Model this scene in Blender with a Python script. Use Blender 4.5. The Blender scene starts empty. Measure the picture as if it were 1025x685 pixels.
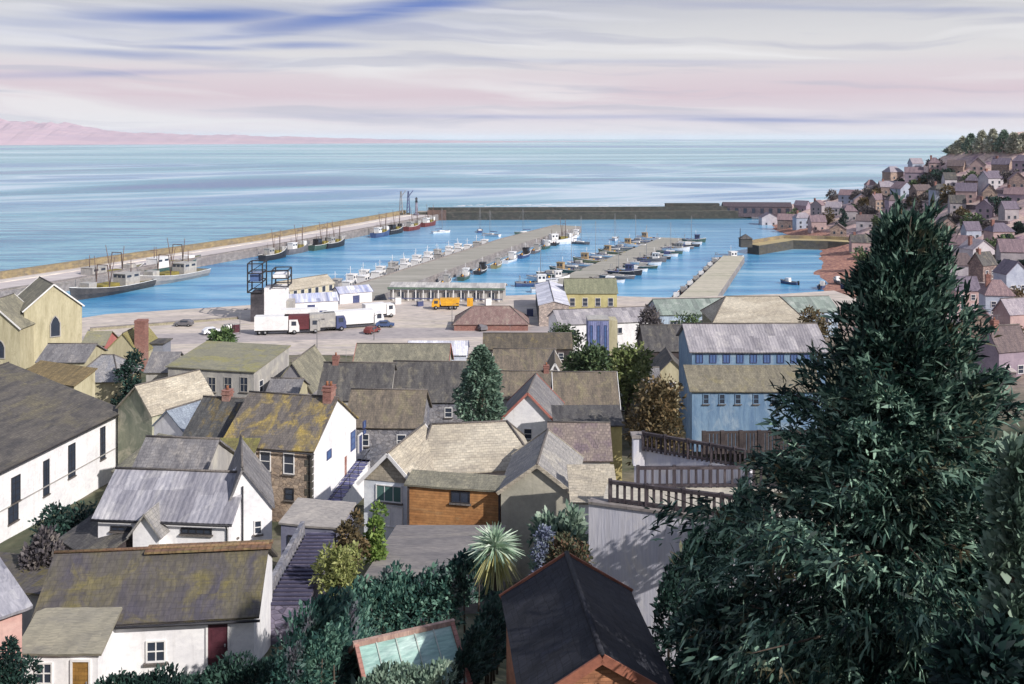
import bpy, bmesh, math, random
import numpy as np
from mathutils import Vector, Matrix
random.seed(7); RNG = np.random.default_rng(11)
R = math.radians
SC = bpy.context.scene; COL = SC.collection
# ------------------------------------------------------------------ camera, sky, sun, exposure
F, HZ, H = 980.0, 138.0, 45.0            # focal length in pixels, row of the horizon, eye height above the sea
cam = bpy.data.cameras.new('camera'); camo = bpy.data.objects.new('camera', cam); COL.objects.link(camo)
camo.location = (0, 0, H); camo.rotation_euler = (R(90), 0, 0)
cam.sensor_width = 36; cam.lens = 36*F/1024; cam.shift_y = -(342-HZ)/1024
cam.clip_start = .5; cam.clip_end = 120000
SC.camera = camo
SUN = Vector((.64, -.55, .56)).normalized()
SUN_EL = math.asin(SUN.z); SUN_AZ = math.atan2(SUN.x, SUN.y)
W_ = bpy.data.worlds.new('World'); SC.world = W_; W_.use_nodes = True
def lin(r, g, b, k=1.0):
    f = lambda c: (c/12.92 if c <= .04045 else ((c+.055)/1.055)**2.4)
    return (f(r/255)*k, f(g/255)*k, f(b/255)*k, 1)
class NT:
    def __init__(s, tree): s.t = tree; s.t.nodes.clear()
    def n(s, typ, **kw):
        nd = s.t.nodes.new(typ)
        for k, v in kw.items():
            if k.startswith('i_'):
                key = k[2:]; key = int(key) if key.isdigit() else key.replace('_', ' ')
                s.put(nd.inputs[key], v)
            else: setattr(nd, k, v)
        return nd
    def put(s, sock, v):
        if isinstance(v, bpy.types.NodeSocket): s.t.links.new(v, sock)
        else:
            if hasattr(sock.default_value, '__len__') and isinstance(v, tuple): v = v[:len(sock.default_value)]
            sock.default_value = v
    def m(s, op, a, b=0.0, c=0.0, clamp=False):
        nd = s.t.nodes.new('ShaderNodeMath'); nd.operation = op; nd.use_clamp = clamp
        s.put(nd.inputs[0], a); s.put(nd.inputs[1], b); s.put(nd.inputs[2], c); return nd.outputs[0]
    def mix(s, f, a, b, mode='MIX'):
        nd = s.t.nodes.new('ShaderNodeMix'); nd.data_type = 'RGBA'; nd.blend_type = mode
        s.put(nd.inputs[0], f); s.put(nd.inputs[6], a); s.put(nd.inputs[7], b); return nd.outputs[2]
    def ramp(s, f, stops, interp='LINEAR'):
        nd = s.t.nodes.new('ShaderNodeValToRGB'); nd.color_ramp.interpolation = interp
        e = nd.color_ramp.elements
        while len(e) < len(stops): e.new(.5)
        for el, (p, c) in zip(e, stops):
            el.position = p; el.color = c if len(c) == 4 else (*c, 1)
        s.put(nd.inputs[0], f); return nd.outputs[0]
    def noise(s, vec, scale=1.0, detail=3.0, rough=.55, dist=0.0):
        nd = s.t.nodes.new('ShaderNodeTexNoise'); s.put(nd.inputs['Vector'], vec)
        nd.inputs['Scale'].default_value = scale; nd.inputs['Detail'].default_value = detail
        nd.inputs['Roughness'].default_value = rough; nd.inputs['Distortion'].default_value = dist
        return nd.outputs['Fac']
    def map(s, vec, sc=(1, 1, 1), loc=(0, 0, 0), rot=(0, 0, 0)):
        nd = s.t.nodes.new('ShaderNodeMapping'); s.put(nd.inputs['Vector'], vec)
        nd.inputs['Scale'].default_value = sc; nd.inputs['Location'].default_value = loc; nd.inputs['Rotation'].default_value = rot
        return nd.outputs[0]
    def sep(s, v): return s.n('ShaderNodeSeparateXYZ', i_0=v).outputs
    def comb(s, x, y, z=0.0): return s.n('ShaderNodeCombineXYZ', i_0=x, i_1=y, i_2=z).outputs[0]
    def rng(s, f, a, b, c=0.0, d=1.0):
        nd = s.t.nodes.new('ShaderNodeMapRange'); s.put(nd.inputs[0], f)
        for i, v in zip((1, 2, 3, 4), (a, b, c, d)): nd.inputs[i].default_value = v
        return nd.outputs[0]
def build_sky():
    t = NT(W_.node_tree)
    g = t.n('ShaderNodeTexCoord').outputs['Generated']
    x, y, z = t.sep(g)[:3]
    az = t.m('ARCTAN2', x, y); el = t.m('ARCSINE', z)
    k = .34
    # streaks of high cloud, gently tilted to the right
    tilt = t.m('ADD', el, t.m('MULTIPLY', az, .035))
    w = t.noise(t.comb(t.m('MULTIPLY', az, 3.0), t.m('MULTIPLY', el, 9.0)), 1.0, 3)
    elw = t.m('ADD', tilt, t.m('MULTIPLY', t.m('SUBTRACT', w, .5), .05))
    n1 = t.noise(t.comb(t.m('MULTIPLY', az, 2.1), t.m('MULTIPLY', elw, 30.0)), 1.0, 4, .5, .4)
    n2 = t.noise(t.comb(t.m('MULTIPLY', az, 3.4), t.m('MULTIPLY', elw, 62.0), 4.0), 1.0, 4, .55, .3)
    cloud = t.ramp(t.m('MULTIPLY', t.m('ADD', el, t.m('MULTIPLY', t.m('SUBTRACT', n1, .5), .035)), 5.0), [
        (0.0, lin(222, 215, 220)), (.12, lin(214, 206, 214)), (.21, lin(208, 190, 200)), (.30, lin(212, 200, 207)),
        (.40, lin(214, 211, 213)), (.52, lin(208, 207, 210)), (.66, lin(194, 194, 200)), (.8, lin(182, 184, 194)), (1.0, lin(168, 172, 186))])
    cloud = t.mix(t.m('MULTIPLY', t.rng(n1, .50, .62), .75), cloud, lin(228, 226, 228))
    cloud = t.mix(t.m('MULTIPLY', t.rng(n2, .52, .64), .55), cloud, lin(176, 177, 194))
    blue = None
    # gaps of clear blue between the streaks: azimuth, elevation, half length, half height, slope, strength (pixels of the picture's scale)
    for (px, py, a, b, sl, st) in [(385, 13, 160, 11, .16, 1.0), (200, 22, 120, 8, .05, .95), (300, 48, 60, 4, .02, .8), (120, 60, 120, 5, -.02, .45), (60, 34, 90, 6, 0, .55), (205, 52, 60, 3, 0, .6), (240, 40, 90, 4, .08, .6), (620, 62, 200, 3, -.02, .25), (90, 80, 110, 3, .05, .4),
                                   (770, 121, 100, 2.6, -.02, .65), (560, 117, 200, 2.5, 0, .4), (960, 118, 60, 3, 0, .35), (250, 30, 320, 18, .05, .3), (870, 18, 160, 3, -.06, .3)]:
        u = t.m('DIVIDE', t.m('SUBTRACT', az, math.atan((px-512)/F)), a/F)
        v = t.m('SUBTRACT', t.m('SUBTRACT', el, (HZ-py)/F), t.m('MULTIPLY', t.m('SUBTRACT', az, math.atan((px-512)/F)), sl))
        v = t.m('DIVIDE', t.m('ADD', v, t.m('MULTIPLY', t.m('SUBTRACT', n1, .5), 9/F)), b/F)
        q = t.m('EXPONENT', t.m('MULTIPLY', t.m('ADD', t.m('MULTIPLY', u, u), t.m('MULTIPLY', v, v)), -1.0))
        q = t.m('MULTIPLY', q, st)
        blue = q if blue is None else t.m('MAXIMUM', blue, q)
    blue = t.m('MULTIPLY', blue, t.rng(n2, .3, .52, .55, 1.0), clamp=True)
    cloud = t.mix(blue, cloud, lin(88, 116, 184))
    # overhead the cloud sheet is thinner
    cloud = t.mix(t.m('MULTIPLY', t.rng(el, .2, .8), .55), cloud, lin(150, 168, 205))
    sky = t.n('ShaderNodeTexSky', sky_type='NISHITA'); sky.sun_disc = False
    sky.sun_elevation = SUN_EL; sky.sun_rotation = SUN_AZ; sky.altitude = 40; sky.air_density = 1.0; sky.dust_density = 1.5
    b1 = t.n('ShaderNodeBackground', i_0=sky.outputs[0], i_1=.1)
    b2 = t.n('ShaderNodeBackground', i_0=cloud, i_1=.89)
    cover = t.rng(el, .15, 1.0, .94, .6)
    ms = t.n('ShaderNodeMixShader', i_0=cover, i_1=b1.outputs[0], i_2=b2.outputs[0])
    t.n('ShaderNodeOutputWorld', i_0=ms.outputs[0])
build_sky()
sl = bpy.data.lights.new('sun', 'SUN'); sl.energy = 4.1; sl.angle = R(.6); sl.color = (1, .95, .88)
so = bpy.data.objects.new('sun', sl); COL.objects.link(so); so.location = (60, -40, 90)
so.rotation_euler = SUN.to_track_quat('Z', 'Y').to_euler()
SC.view_settings.view_transform = 'Standard'; SC.view_settings.look = 'None'
SC.view_settings.exposure = 0.35; SC.view_settings.gamma = 1.0; SC.view_settings.use_curve_mapping = False
SC.render.engine = 'CYCLES'; SC.cycles.max_bounces = 6; SC.cycles.diffuse_bounces = 3; SC.cycles.glossy_bounces = 3
SC.cycles.transparent_max_bounces = 6; SC.cycles.volume_bounces = 1; SC.cycles.use_denoising = True

# ------------------------------------------------------------------ points of the place
def at(px, py, Y): return Vector(((px-512)/F*Y, Y, H-(py-HZ)/F*Y))
def atz(px, py, z): return at(px, py, F*(H-z)/(py-HZ))
_cp = []
for X in (-75, -25, 22):
    for Y, z in ((-40, 47), (-10, 41.5), (0, 39), (12, 35.5), (25, 28.5), (34, 24.6), (43, 20.8), (60, 17.2), (78, 14.4), (105, 9.6), (130, 7.6), (160, 5.2), (195, 2.6), (232, 2.0), (256, -4), (330, -5)):
        _cp.append((X, Y, z))
_cp += [(-46, 84, 9.0), (-52, 74, 11.5), (-44, 96, 8.8), (-40, 104, 8.8), (-56, 100, 8.8), (-40, 84, 10.5), (-170, -40, 46), (-170, 0, 40), (-170, 80, 15), (-170, 130, 7.6), (-170, 180, 3), (-170, 212, 2), (-170, 250, -4), (-170, 330, -6), (-330, 0, 40), (-330, 180, 2.5), (-330, 230, -4),
        (60, -40, 48), (60, 0, 42), (60, 40, 31), (60, 80, 21), (60, 110, 14), (60, 150, 9), (60, 200, 4), (60, 238, 2.2), (60, 264, -3),
        (100, 60, 31), (100, 100, 23), (100, 150, 15), (100, 200, 9.5), (98, 255, 4), (104, 288, 1.6), (90, 292, -.2), (112, 306, 1.6), (98, 325, -.2), (108, 345, -.2), (106, 318, 1.0), (116, 350, 1.0), (124, 345, 1.4), (136, 385, 3), (142, 420, 3), (120, 430, -2), (100, 450, -5),
        (145, 600, 2.4), (138, 555, -2), (165, 520, 5), (168, 560, 5.5), (193, 560, 13), (206, 520, 26), (214, 480, 37), (226, 448, 46), (300, 450, 60), (250, 560, 24), (230, 620, 6), (200, 660, -5), (150, 680, -6),
        (150, 450, 6), (180, 450, 20), (168, 400, 13), (200, 400, 29), (260, 400, 50), (150, 340, 9), (180, 300, 23), (250, 300, 42), (130, 280, 10), (132, 220, 15), (200, 200, 34), (160, 130, 34), (300, 200, 60), (300, 40, 60), (200, 20, 52),
        (-50, 300, -6), (0, 400, -6), (60, 400, -6), (60, 330, -6), (-100, 300, -6), (-200, 400, -7), (0, 600, -7), (80, 560, -6), (-300, 600, -8), (0, 900, -9), (300, 900, -9), (-300, 900, -9), (420, 600, 5), (420, 900, -8), (450, 300, 70)]
_cp = np.array(_cp, float)
_D = np.linalg.norm(_cp[:, None, :2]-_cp[None, :, :2], axis=2)
_w = np.linalg.solve(_D+np.eye(len(_cp))*1e-6, _cp[:, 2])
def gn(P):                                       # ground height at many points
    out = np.empty(len(P))
    for i in range(0, len(P), 4000):
        q = P[i:i+4000]; out[i:i+4000] = np.linalg.norm(q[:, None, :]-_cp[None, :, :2], axis=2) @ _w
    return out
def g(x, y): return float(np.linalg.norm(_cp[:, :2]-np.array([x, y]), axis=1) @ _w)
def hit(px, py, y0=60, y1=720, st=1.5):          # where the line of sight meets the ground
    Ys = np.arange(y0, y1, st); X = (px-512)/F*Ys; Z = H-(py-HZ)/F*Ys
    gz = gn(np.stack([X, Ys], 1)); k = np.nonzero(Z < gz)[0]
    if not len(k): return None
    return Vector((X[k[0]], Ys[k[0]], gz[k[0]]))

# ------------------------------------------------------------------ mesh helpers
class MB:
    def __init__(s): s.v = []; s.f = []; s.mi = []; s.sm = []
    def add(s, vs, fs, m=0, smooth=False):
        o = len(s.v); s.v += [tuple(v) for v in vs]; s.f += [tuple(i+o for i in f) for f in fs]
        s.mi += [m]*len(fs); s.sm += [smooth]*len(fs); return s
    def sag(s, q, th, nu=10, nv=6, amp=.05, ns=.016):   # old roof slope: sagging between the rafters, edges a little uneven
        a, b, c, d = [Vector(p) for p in q]; n = (b-a).cross(d-a).normalized()
        if n.z < 0: n = -n
        ph = random.random()*6; T = []; U = []
        for j in range(nv+1):
            for i in range(nu+1):
                u, v = i/nu, j/nv; p = (a*(1-u)+b*u)*(1-v)+(d*(1-u)+c*u)*v
                w = -amp*math.sin(math.pi*u)*(.35+.65*math.sin(math.pi*min(v+.12, 1)))*(1+.5*math.sin(u*7+ph))+random.uniform(-ns, ns)
                T.append(p+n*w); U.append(p+n*(w-th))
        N = len(T); W = nu+1; fs = []
        for j in range(nv):
            for i in range(nu): k = j*W+i; fs += [(k, k+1, k+W+1, k+W), (N+k, N+k+W, N+k+W+1, N+k+1)]
        for i in range(nu): fs += [(i, N+i, N+i+1, i+1), (nv*W+i, nv*W+i+1, N+nv*W+i+1, N+nv*W+i)]
        for j in range(nv): fs += [(j*W, (j+1)*W, N+(j+1)*W, N+j*W), (j*W+nu, N+j*W+nu, N+(j+1)*W+nu, (j+1)*W+nu)]
        return s.add(T+U, fs)
    def box(s, x0, x1, y0, y1, z0, z1, m=0):
        return s.add([(x0, y0, z0), (x1, y0, z0), (x1, y1, z0), (x0, y1, z0), (x0, y0, z1), (x1, y0, z1), (x1, y1, z1), (x0, y1, z1)],
                     [(0, 3, 2, 1), (4, 5, 6, 7), (0, 1, 5, 4), (1, 2, 6, 5), (2, 3, 7, 6), (3, 0, 4, 7)], m)
    def slab(s, top, th, m=0):                   # a plate of the given upper outline
        P = [Vector(p) for p in top]; nrm = Vector((0, 0, 0))
        for i in range(len(P)): nrm += (P[i]-P[0]).cross(P[(i+1) % len(P)]-P[0])
        nrm.normalize()
        if nrm.z < 0: nrm = -nrm
        Q = [p-nrm*th for p in P]; n = len(P)
        return s.add(P+Q, [tuple(range(n)), tuple(range(2*n-1, n-1, -1))]+[(i, (i+1) % n, n+(i+1) % n, n+i) for i in range(n)], m)
    def prism(s, poly, z0, z1, m=0):             # upright prism on a ground polygon
        n = len(poly)
        return s.add([(p[0], p[1], z0) for p in poly]+[(p[0], p[1], z1) for p in poly],
                     [tuple(range(n)), tuple(range(n, 2*n))]+[(i, (i+1) % n, n+(i+1) % n, n+i) for i in range(n)], m)
    def bar(s, a, b, w, h=None, m=0):            # square bar between two points
        a = Vector(a); b = Vector(b); d = (b-a).normalized(); h = h or w
        u = d.cross(Vector((0, 0, 1)))
        if u.length < 1e-3: u = Vector((1, 0, 0))
        u.normalize(); v = u.cross(d).normalized(); vs = []
        for p in (a, b):
            for i, j in ((-1, -1), (1, -1), (1, 1), (-1, 1)): vs.append(p+u*i*w/2+v*j*h/2)
        return s.add(vs, [(0, 1, 2, 3), (7, 6, 5, 4), (0, 4, 5, 1), (1, 5, 6, 2), (2, 6, 7, 3), (3, 7, 4, 0)], m)
    def tube(s, pts, rad, n=8, m=0):             # tapered round tube along points
        pts = [Vector(p) for p in pts]; vs = []; fs = []
        for k, p in enumerate(pts):
            d = (pts[min(k+1, len(pts)-1)]-pts[max(k-1, 0)]).normalized()
            u = d.cross(Vector((.13, .92, .31))).normalized(); v = d.cross(u)
            r = rad[k] if isinstance(rad, (list, tuple)) else rad
            for i in range(n):
                a = 2*math.pi*i/n; vs.append(p+u*r*math.cos(a)+v*r*math.sin(a))
        for k in range(len(pts)-1):
            for i in range(n): fs.append((k*n+i, k*n+(i+1) % n, (k+1)*n+(i+1) % n, (k+1)*n+i))
        fs += [tuple(range(n-1, -1, -1)), tuple(range((len(pts)-1)*n, len(pts)*n))]
        return s.add(vs, fs, m, True)
    def build(s, name, mats, parent=None, loc=None, label=None):
        me = bpy.data.meshes.new(name); me.from_pydata(s.v, [], s.f)
        bm = bmesh.new(); bm.from_mesh(me); bmesh.ops.recalc_face_normals(bm, faces=bm.faces)
        uv = bm.loops.layers.uv.new('UVMap')
        for i, f in enumerate(bm.faces):
            f.material_index = s.mi[i]; f.smooth = s.sm[i]
            nn = f.normal; tt = Vector((0, 0, 1)).cross(nn)
            tt = Vector((1, 0, 0)) if tt.length < .05 else tt.normalized()
            bb = nn.cross(tt)
            for l in f.loops: l[uv].uv = (l.vert.co.dot(tt), l.vert.co.dot(bb))
        bm.to_mesh(me); bm.free()
        for m in (mats if isinstance(mats, (list, tuple)) else [mats]): me.materials.append(m)
        o = bpy.data.objects.new(name, me); COL.objects.link(o)
        if parent: o.parent = parent
        if loc: o.location = loc
        if label: o['label'] = label
        return o
LABELS = {}
def tag(o, label, cat, group=None):
    if label in LABELS and not group: print('DUPLICATE LABEL', label)
    LABELS[label] = 1
    o['label'] = label; o['category'] = cat
    if group: o['group'] = group
    return o
def thing(name, label, cat, loc=(0, 0, 0), rz=0.0, group=None):
    o = bpy.data.objects.new(name, None); COL.objects.link(o); o.empty_display_size = .3
    o.location = loc; o.rotation_euler = (0, 0, rz); o['kind'] = 'thing'; return tag(o, label, cat, group)
def structure(o): o['kind'] = 'structure'; return o

# ------------------------------------------------------------------ materials
MATS = {}
def mat(name, c1, c2=None, c3=None, kind='plain', rough=.85, moss=.55, bump=.35, k=1.0, streak=None, spec=.3, sat=.74, pat=.6):
    if name in MATS: return MATS[name]
    M = bpy.data.materials.new(name); M.use_nodes = True; MATS[name] = M
    t = NT(M.node_tree)
    ds = lambda c: tuple(v+(.3*c[0]+.59*c[1]+.11*c[2]-v)*(1-sat) for v in c)
    c1 = lin(*ds(c1), k); c2 = lin(*ds(c2), k) if c2 else (c1[0]*.72, c1[1]*.72, c1[2]*.72, 1)
    tc = t.n('ShaderNodeTexCoord'); rnd = t.n('ShaderNodeObjectInfo').outputs['Random']
    off = t.n('ShaderNodeVectorMath', operation='ADD', i_0=tc.outputs['UV'], i_1=t.comb(t.m('MULTIPLY', rnd, 91.0), t.m('MULTIPLY', rnd, 57.0), 0.0)).outputs[0]
    sx, sy = streak or ((1.6, .28) if kind in ('slate', 'corr', 'tile') else (.5, .5))
    big = t.noise(t.map(off, (sx, sy, 1)), 1.0, 5, .62, .5)
    fine = t.noise(t.map(off, (sx*6, sy*7, 1)), 1.0, 4, .6)
    col = t.mix(t.rng(big, .36, .64), c1, c2)
    if c3:
        mk = t.noise(t.map(off, (.45*sx/1.0, .45, 1), (3, 7, 0)), 1.0, 6, .68, .8)
        col = t.mix(t.rng(mk, 1-moss-.09, 1-moss+.09), col, lin(*ds(c3), k))
    col = t.mix(.4 if (kind == 'plaster' or bump <= .15) else 1.0, col, t.mix(1.0, col, t.ramp(fine, [(.25, (.66, .66, .68)), (.75, (1.24, 1.22, 1.18))]), 'MULTIPLY'))
    hgt = fine
    if kind in ('slate', 'tile', 'brick', 'plank', 'block'):
        bw, bh, off2, mort = {'slate': (.32, .26, .5, .018), 'tile': (.34, .36, .5, .035), 'brick': (.3, .1, .5, .012), 'plank': (3.6, .17, .4, .015), 'block': (1.7, .75, .5, .03)}[kind]
        bt = t.n('ShaderNodeTexBrick', offset=off2, i_Vector=off, i_Scale=1.0, i_Mortar_Size=mort, i_Brick_Width=bw, i_Row_Height=bh, i_Color1=(.76, .76, .78, 1), i_Color2=(1.2, 1.18, 1.16, 1), i_Mortar=(.5, .5, .5, 1))
        bt.inputs['Bias'].default_value = 0.0; bt.inputs['Mortar Smooth'].default_value = .2
        col = t.mix(pat, col, t.mix(1.0, col, bt.outputs[0], 'MULTIPLY'))
        hgt = t.m('SUBTRACT', t.m('MULTIPLY', fine, .5), bt.outputs[1])
    elif kind == 'corr':
        u = t.sep(off)[0]
        wv = t.m('SINE', t.m('MULTIPLY', u, 2*math.pi/.34))
        sh = t.noise(t.comb(t.m('FLOOR', t.m('DIVIDE', u, 1.02)), t.m('FLOOR', t.m('DIVIDE', t.sep(off)[1], 2.4))), 3.7, 0)
        col = t.mix(1.0, col, t.ramp(sh, [(.3, (.72, .72, .75)), (.7, (1.2, 1.2, 1.2))]), 'MULTIPLY')
        hgt = t.m('ADD', t.m('MULTIPLY', wv, .5), t.m('MULTIPLY', fine, .3))
    elif kind == 'stone':
        vo = t.n('ShaderNodeTexVoronoi', feature='DISTANCE_TO_EDGE', i_Vector=t.map(off, (2.2, 3.4, 1)), i_Scale=1.0)
        vc = t.n('ShaderNodeTexVoronoi', i_Vector=t.map(off, (2.2, 3.4, 1)), i_Scale=1.0)
        e = t.rng(vo.outputs[0], 0, .08)
        col = t.mix(1.0, col, t.ramp(t.sep(vc.outputs['Color'])[0], [(0, (.7, .7, .72)), (1, (1.28, 1.24, 1.18))]), 'MULTIPLY')
        col = t.mix(t.m('SUBTRACT', 1.0, e), col, t.mix(1.0, col, (.62, .6, .58, 1), 'MULTIPLY')); hgt = t.m('ADD', e, t.m('MULTIPLY', fine, .4))
    elif kind == 'plaster':                       # rain streaks running down a rendered wall
        stn = t.noise(t.map(off, (2.6, .16, 1)), 1.0, 5, .65)
        col = t.mix(t.m('MULTIPLY', t.rng(stn, .55, .74), .55), col, t.mix(1.0, col, (.66, .64, .62, 1), 'MULTIPLY'))
    bp = t.n('ShaderNodeBump', i_Strength=bump, i_Distance=.06, i_Height=hgt)
    p = t.n('ShaderNodeBsdfPrincipled', i_Base_Color=col, i_Roughness=rough, i_Normal=bp.outputs[0])
    p.inputs['Specular IOR Level'].default_value = spec
    t.n('ShaderNodeOutputMaterial', i_0=p.outputs[0]); return M
def leafmat(name, a, b, c, k=1.0, sc=.6, odd=None):
    if name in MATS: return MATS[name]
    M = bpy.data.materials.new(name); M.use_nodes = True; MATS[name] = M; t = NT(M.node_tree)
    r = t.n('ShaderNodeNewGeometry').outputs['Random Per Island']
    n = t.noise(t.n('ShaderNodeTexCoord').outputs['Object'], sc, 3)
    f = t.m('ADD', t.m('MULTIPLY', r, .6), t.m('MULTIPLY', t.rng(n, .3, .7), .4))
    col = t.ramp(f, [(.12, lin(*a, k)), (.5, lin(*b, k)), (.92, lin(*c, k))])
    if odd: col = t.mix(t.m('MULTIPLY', t.rng(t.noise(t.map(t.n('ShaderNodeTexCoord').outputs['Object'], (1, 1, .7), (5, 2, 9)), .9, 4), .57, .66), t.rng(r, .3, .6)), col, lin(*odd, k))
    p = t.n('ShaderNodeBsdfPrincipled', i_Base_Color=col, i_Roughness=.6); p.inputs['Specular IOR Level'].default_value = .3
    tr = t.n('ShaderNodeBsdfTranslucent', i_0=col)
    ms = t.n('ShaderNodeMixShader', i_0=.22, i_1=p.outputs[0], i_2=tr.outputs[0])
    t.n('ShaderNodeOutputMaterial', i_0=ms.outputs[0]); return M
def glass(name, c, rough=.12):
    if name in MATS: return MATS[name]
    M = bpy.data.materials.new(name); M.use_nodes = True; MATS[name] = M; t = NT(M.node_tree)
    n = t.noise(t.n('ShaderNodeTexCoord').outputs['UV'], .9, 2)
    p = t.n('ShaderNodeBsdfPrincipled', i_Base_Color=t.mix(n, lin(*c), lin(*c, 1.8)), i_Roughness=rough)
    p.inputs['Specular IOR Level'].default_value = .5
    t.n('ShaderNodeOutputMaterial', i_0=p.outputs[0]); return M
WHITE = mat('white_render', (238, 236, 238), (222, 220, 226), kind='plaster', bump=.15)
CREAM = mat('cream_render', (190, 180, 144), (168, 158, 122), (146, 134, 100), kind='plaster', moss=.35, bump=.2, streak=(1.2, .2))
GREYW = mat('grey_render', (172, 168, 164), (150, 146, 146), (190, 184, 170), kind='plaster', moss=.4, streak=(1.2, .25))
LILAC = mat('lilac_render', (204, 202, 214), (184, 186, 208), (214, 208, 208), kind='plaster', moss=.4, streak=(1.4, .1))
PINKW = mat('pink_render', (206, 160, 150), (190, 130, 122), kind='plaster')
BLUEW = mat('blue_boards', (112, 148, 184), (88, 124, 166), (140, 164, 188), kind='plaster', moss=.4, streak=(1.6, .3))
PALEBLUE = mat('pale_blue_cladding', (168, 190, 212), (150, 172, 200), kind='corr')
STONE = mat('brown_stone', (156, 132, 112), (136, 114, 100), (170, 150, 132), kind='stone')
BSTONE = mat('blue_grey_stone', (110, 118, 140), (90, 96, 122), (140, 140, 150), kind='stone')
QSTONE = mat('quay_granite', (150, 142, 140), (126, 118, 120), (110, 106, 90), kind='block', moss=.35)
DARKST = mat('dark_granite', (88, 86, 80), (70, 70, 70), (96, 90, 70), kind='block', moss=.4)
CONC = mat('quay_concrete', (206, 190, 178), (178, 166, 162), (190, 178, 156), streak=(.06, .14), moss=.42, bump=.2)
DECK = mat('pier_deck', (160, 154, 142), (142, 138, 126), (176, 170, 160), streak=(.05, .2), moss=.4, bump=.15)
PDECK = mat('pier_roadway', (198, 186, 184), (178, 166, 168), (216, 208, 198), streak=(.05, .2), moss=.4, bump=.15)
OCHREW = mat('ochre_parapet', (160, 140, 96), (140, 122, 92), (122, 112, 100), kind='block', moss=.45)
BRICK = mat('red_brick', (168, 112, 100), (148, 96, 88), (170, 130, 118), kind='brick', moss=.4)
ORANGEB = mat('orange_brick', (178, 112, 74), (160, 92, 62), kind='brick')
WOOD = mat('orange_timber', (196, 132, 70), (178, 112, 56), (170, 140, 96), kind='plank', moss=.35, sat=.74)
DWOOD = mat('dark_timber', (86, 74, 74), (64, 56, 60), kind='plank')
REDWOOD = mat('red_timber', (158, 84, 72), (178, 128, 116), kind='plank')
SLATE = mat('grey_slate', (132, 130, 134), (106, 104, 110), (152, 146, 142), kind='slate', moss=.4)
LSLATE = mat('light_slate', (158, 154, 150), (136, 134, 136), (172, 166, 154), kind='slate', moss=.4)
TSLATE = mat('tan_slate', (182, 170, 148), (160, 150, 134), (194, 184, 164), kind='slate', moss=.45, streak=(.3, 1.2))
DSLATE = mat('dark_slate', (96, 94, 94), (72, 70, 74), (122, 116, 102), kind='slate', moss=.4)
BSLATE = mat('black_slate', (46, 48, 60), (34, 36, 46), (58, 62, 82), kind='slate', moss=.3)
GSLATE = mat('green_slate', (134, 130, 112), (112, 110, 96), (150, 144, 120), kind='slate', moss=.45)
BRSLATE = mat('brown_slate', (128, 114, 98), (98, 90, 82), (134, 124, 94), kind='slate', moss=.4)
MOSSR = mat('lichen_roof', (116, 108, 102), (92, 86, 86), (168, 142, 62), kind='slate', moss=.44)
OLIVER = mat('olive_mossy_roof', (98, 92, 76), (80, 76, 88), (114, 104, 60), kind='slate', moss=.42, streak=(1.0, .22), pat=.38)
ORMOSS = mat('rusty_ridge', (150, 108, 72), (116, 84, 70), (134, 118, 72), kind='tile', moss=.45, streak=(.9, .9))
MOSSY = mat('mossy_felt', (142, 138, 112), (124, 122, 106), (152, 146, 74), moss=.4, streak=(.4, 1.0))
GREENR = mat('green_sheet_roof', (140, 154, 144), (120, 136, 128), (156, 164, 158), kind='corr', moss=.4)
LCORR = mat('grey_corrugated', (158, 156, 166), (132, 132, 146), (174, 172, 176), kind='corr', moss=.4)
LILR = mat('lilac_sheet_roof', (158, 152, 158), (138, 134, 142), (172, 166, 166), kind='corr', moss=.4)
WROOF = mat('white_sheet_roof', (216, 216, 226), (190, 192, 212), kind='corr')
BROWNR = mat('rust_tile', (150, 120, 114), (132, 100, 98), (160, 140, 128), kind='tile', moss=.4)
RIDGE = mat('ridge_clay', (120, 112, 108), (98, 92, 90), kind='tile')
TRIM = mat('white_paint', (232, 230, 230), (214, 212, 214), bump=.1, rough=.6)
DTRIM = mat('dark_paint', (52, 52, 60), (40, 40, 48), rough=.6)
BTRIM = mat('blue_paint', (72, 84, 140), (60, 70, 120), rough=.6)
OCHRED = mat('ochre_paint', (176, 126, 48), (150, 104, 40), kind='plank', rough=.6)
REDD = mat('oxblood_paint', (98, 44, 58), (80, 36, 50), rough=.6)
YELLOW = mat('yellow_paint', (226, 168, 44), (204, 148, 40), rough=.5, sat=.95)
METAL = mat('galvanised_steel', (150, 152, 158), (120, 122, 130), rough=.5)
RUST = mat('rusty_steel', (120, 92, 82), (96, 74, 70), rough=.7)
RUBBER = mat('tyre_rubber', (34, 34, 36), (26, 26, 28))
GLD = glass('dark_glass', (44, 50, 62)); GLG = glass('green_glass', (70, 96, 92)); GLB = glass('blue_glass', (70, 90, 130))
GRN_GLASS = mat('greenhouse_panes', (140, 186, 176), (116, 160, 152), (176, 206, 200), rough=.3, streak=(.4, 1.6), moss=.4, spec=.5)
BARK = mat('bark', (92, 76, 64), (66, 56, 50), streak=(4, .6))
STEPST = mat('violet_step_stone', (128, 122, 148), (108, 102, 132), (140, 130, 140), kind='stone', moss=.3)
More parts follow.
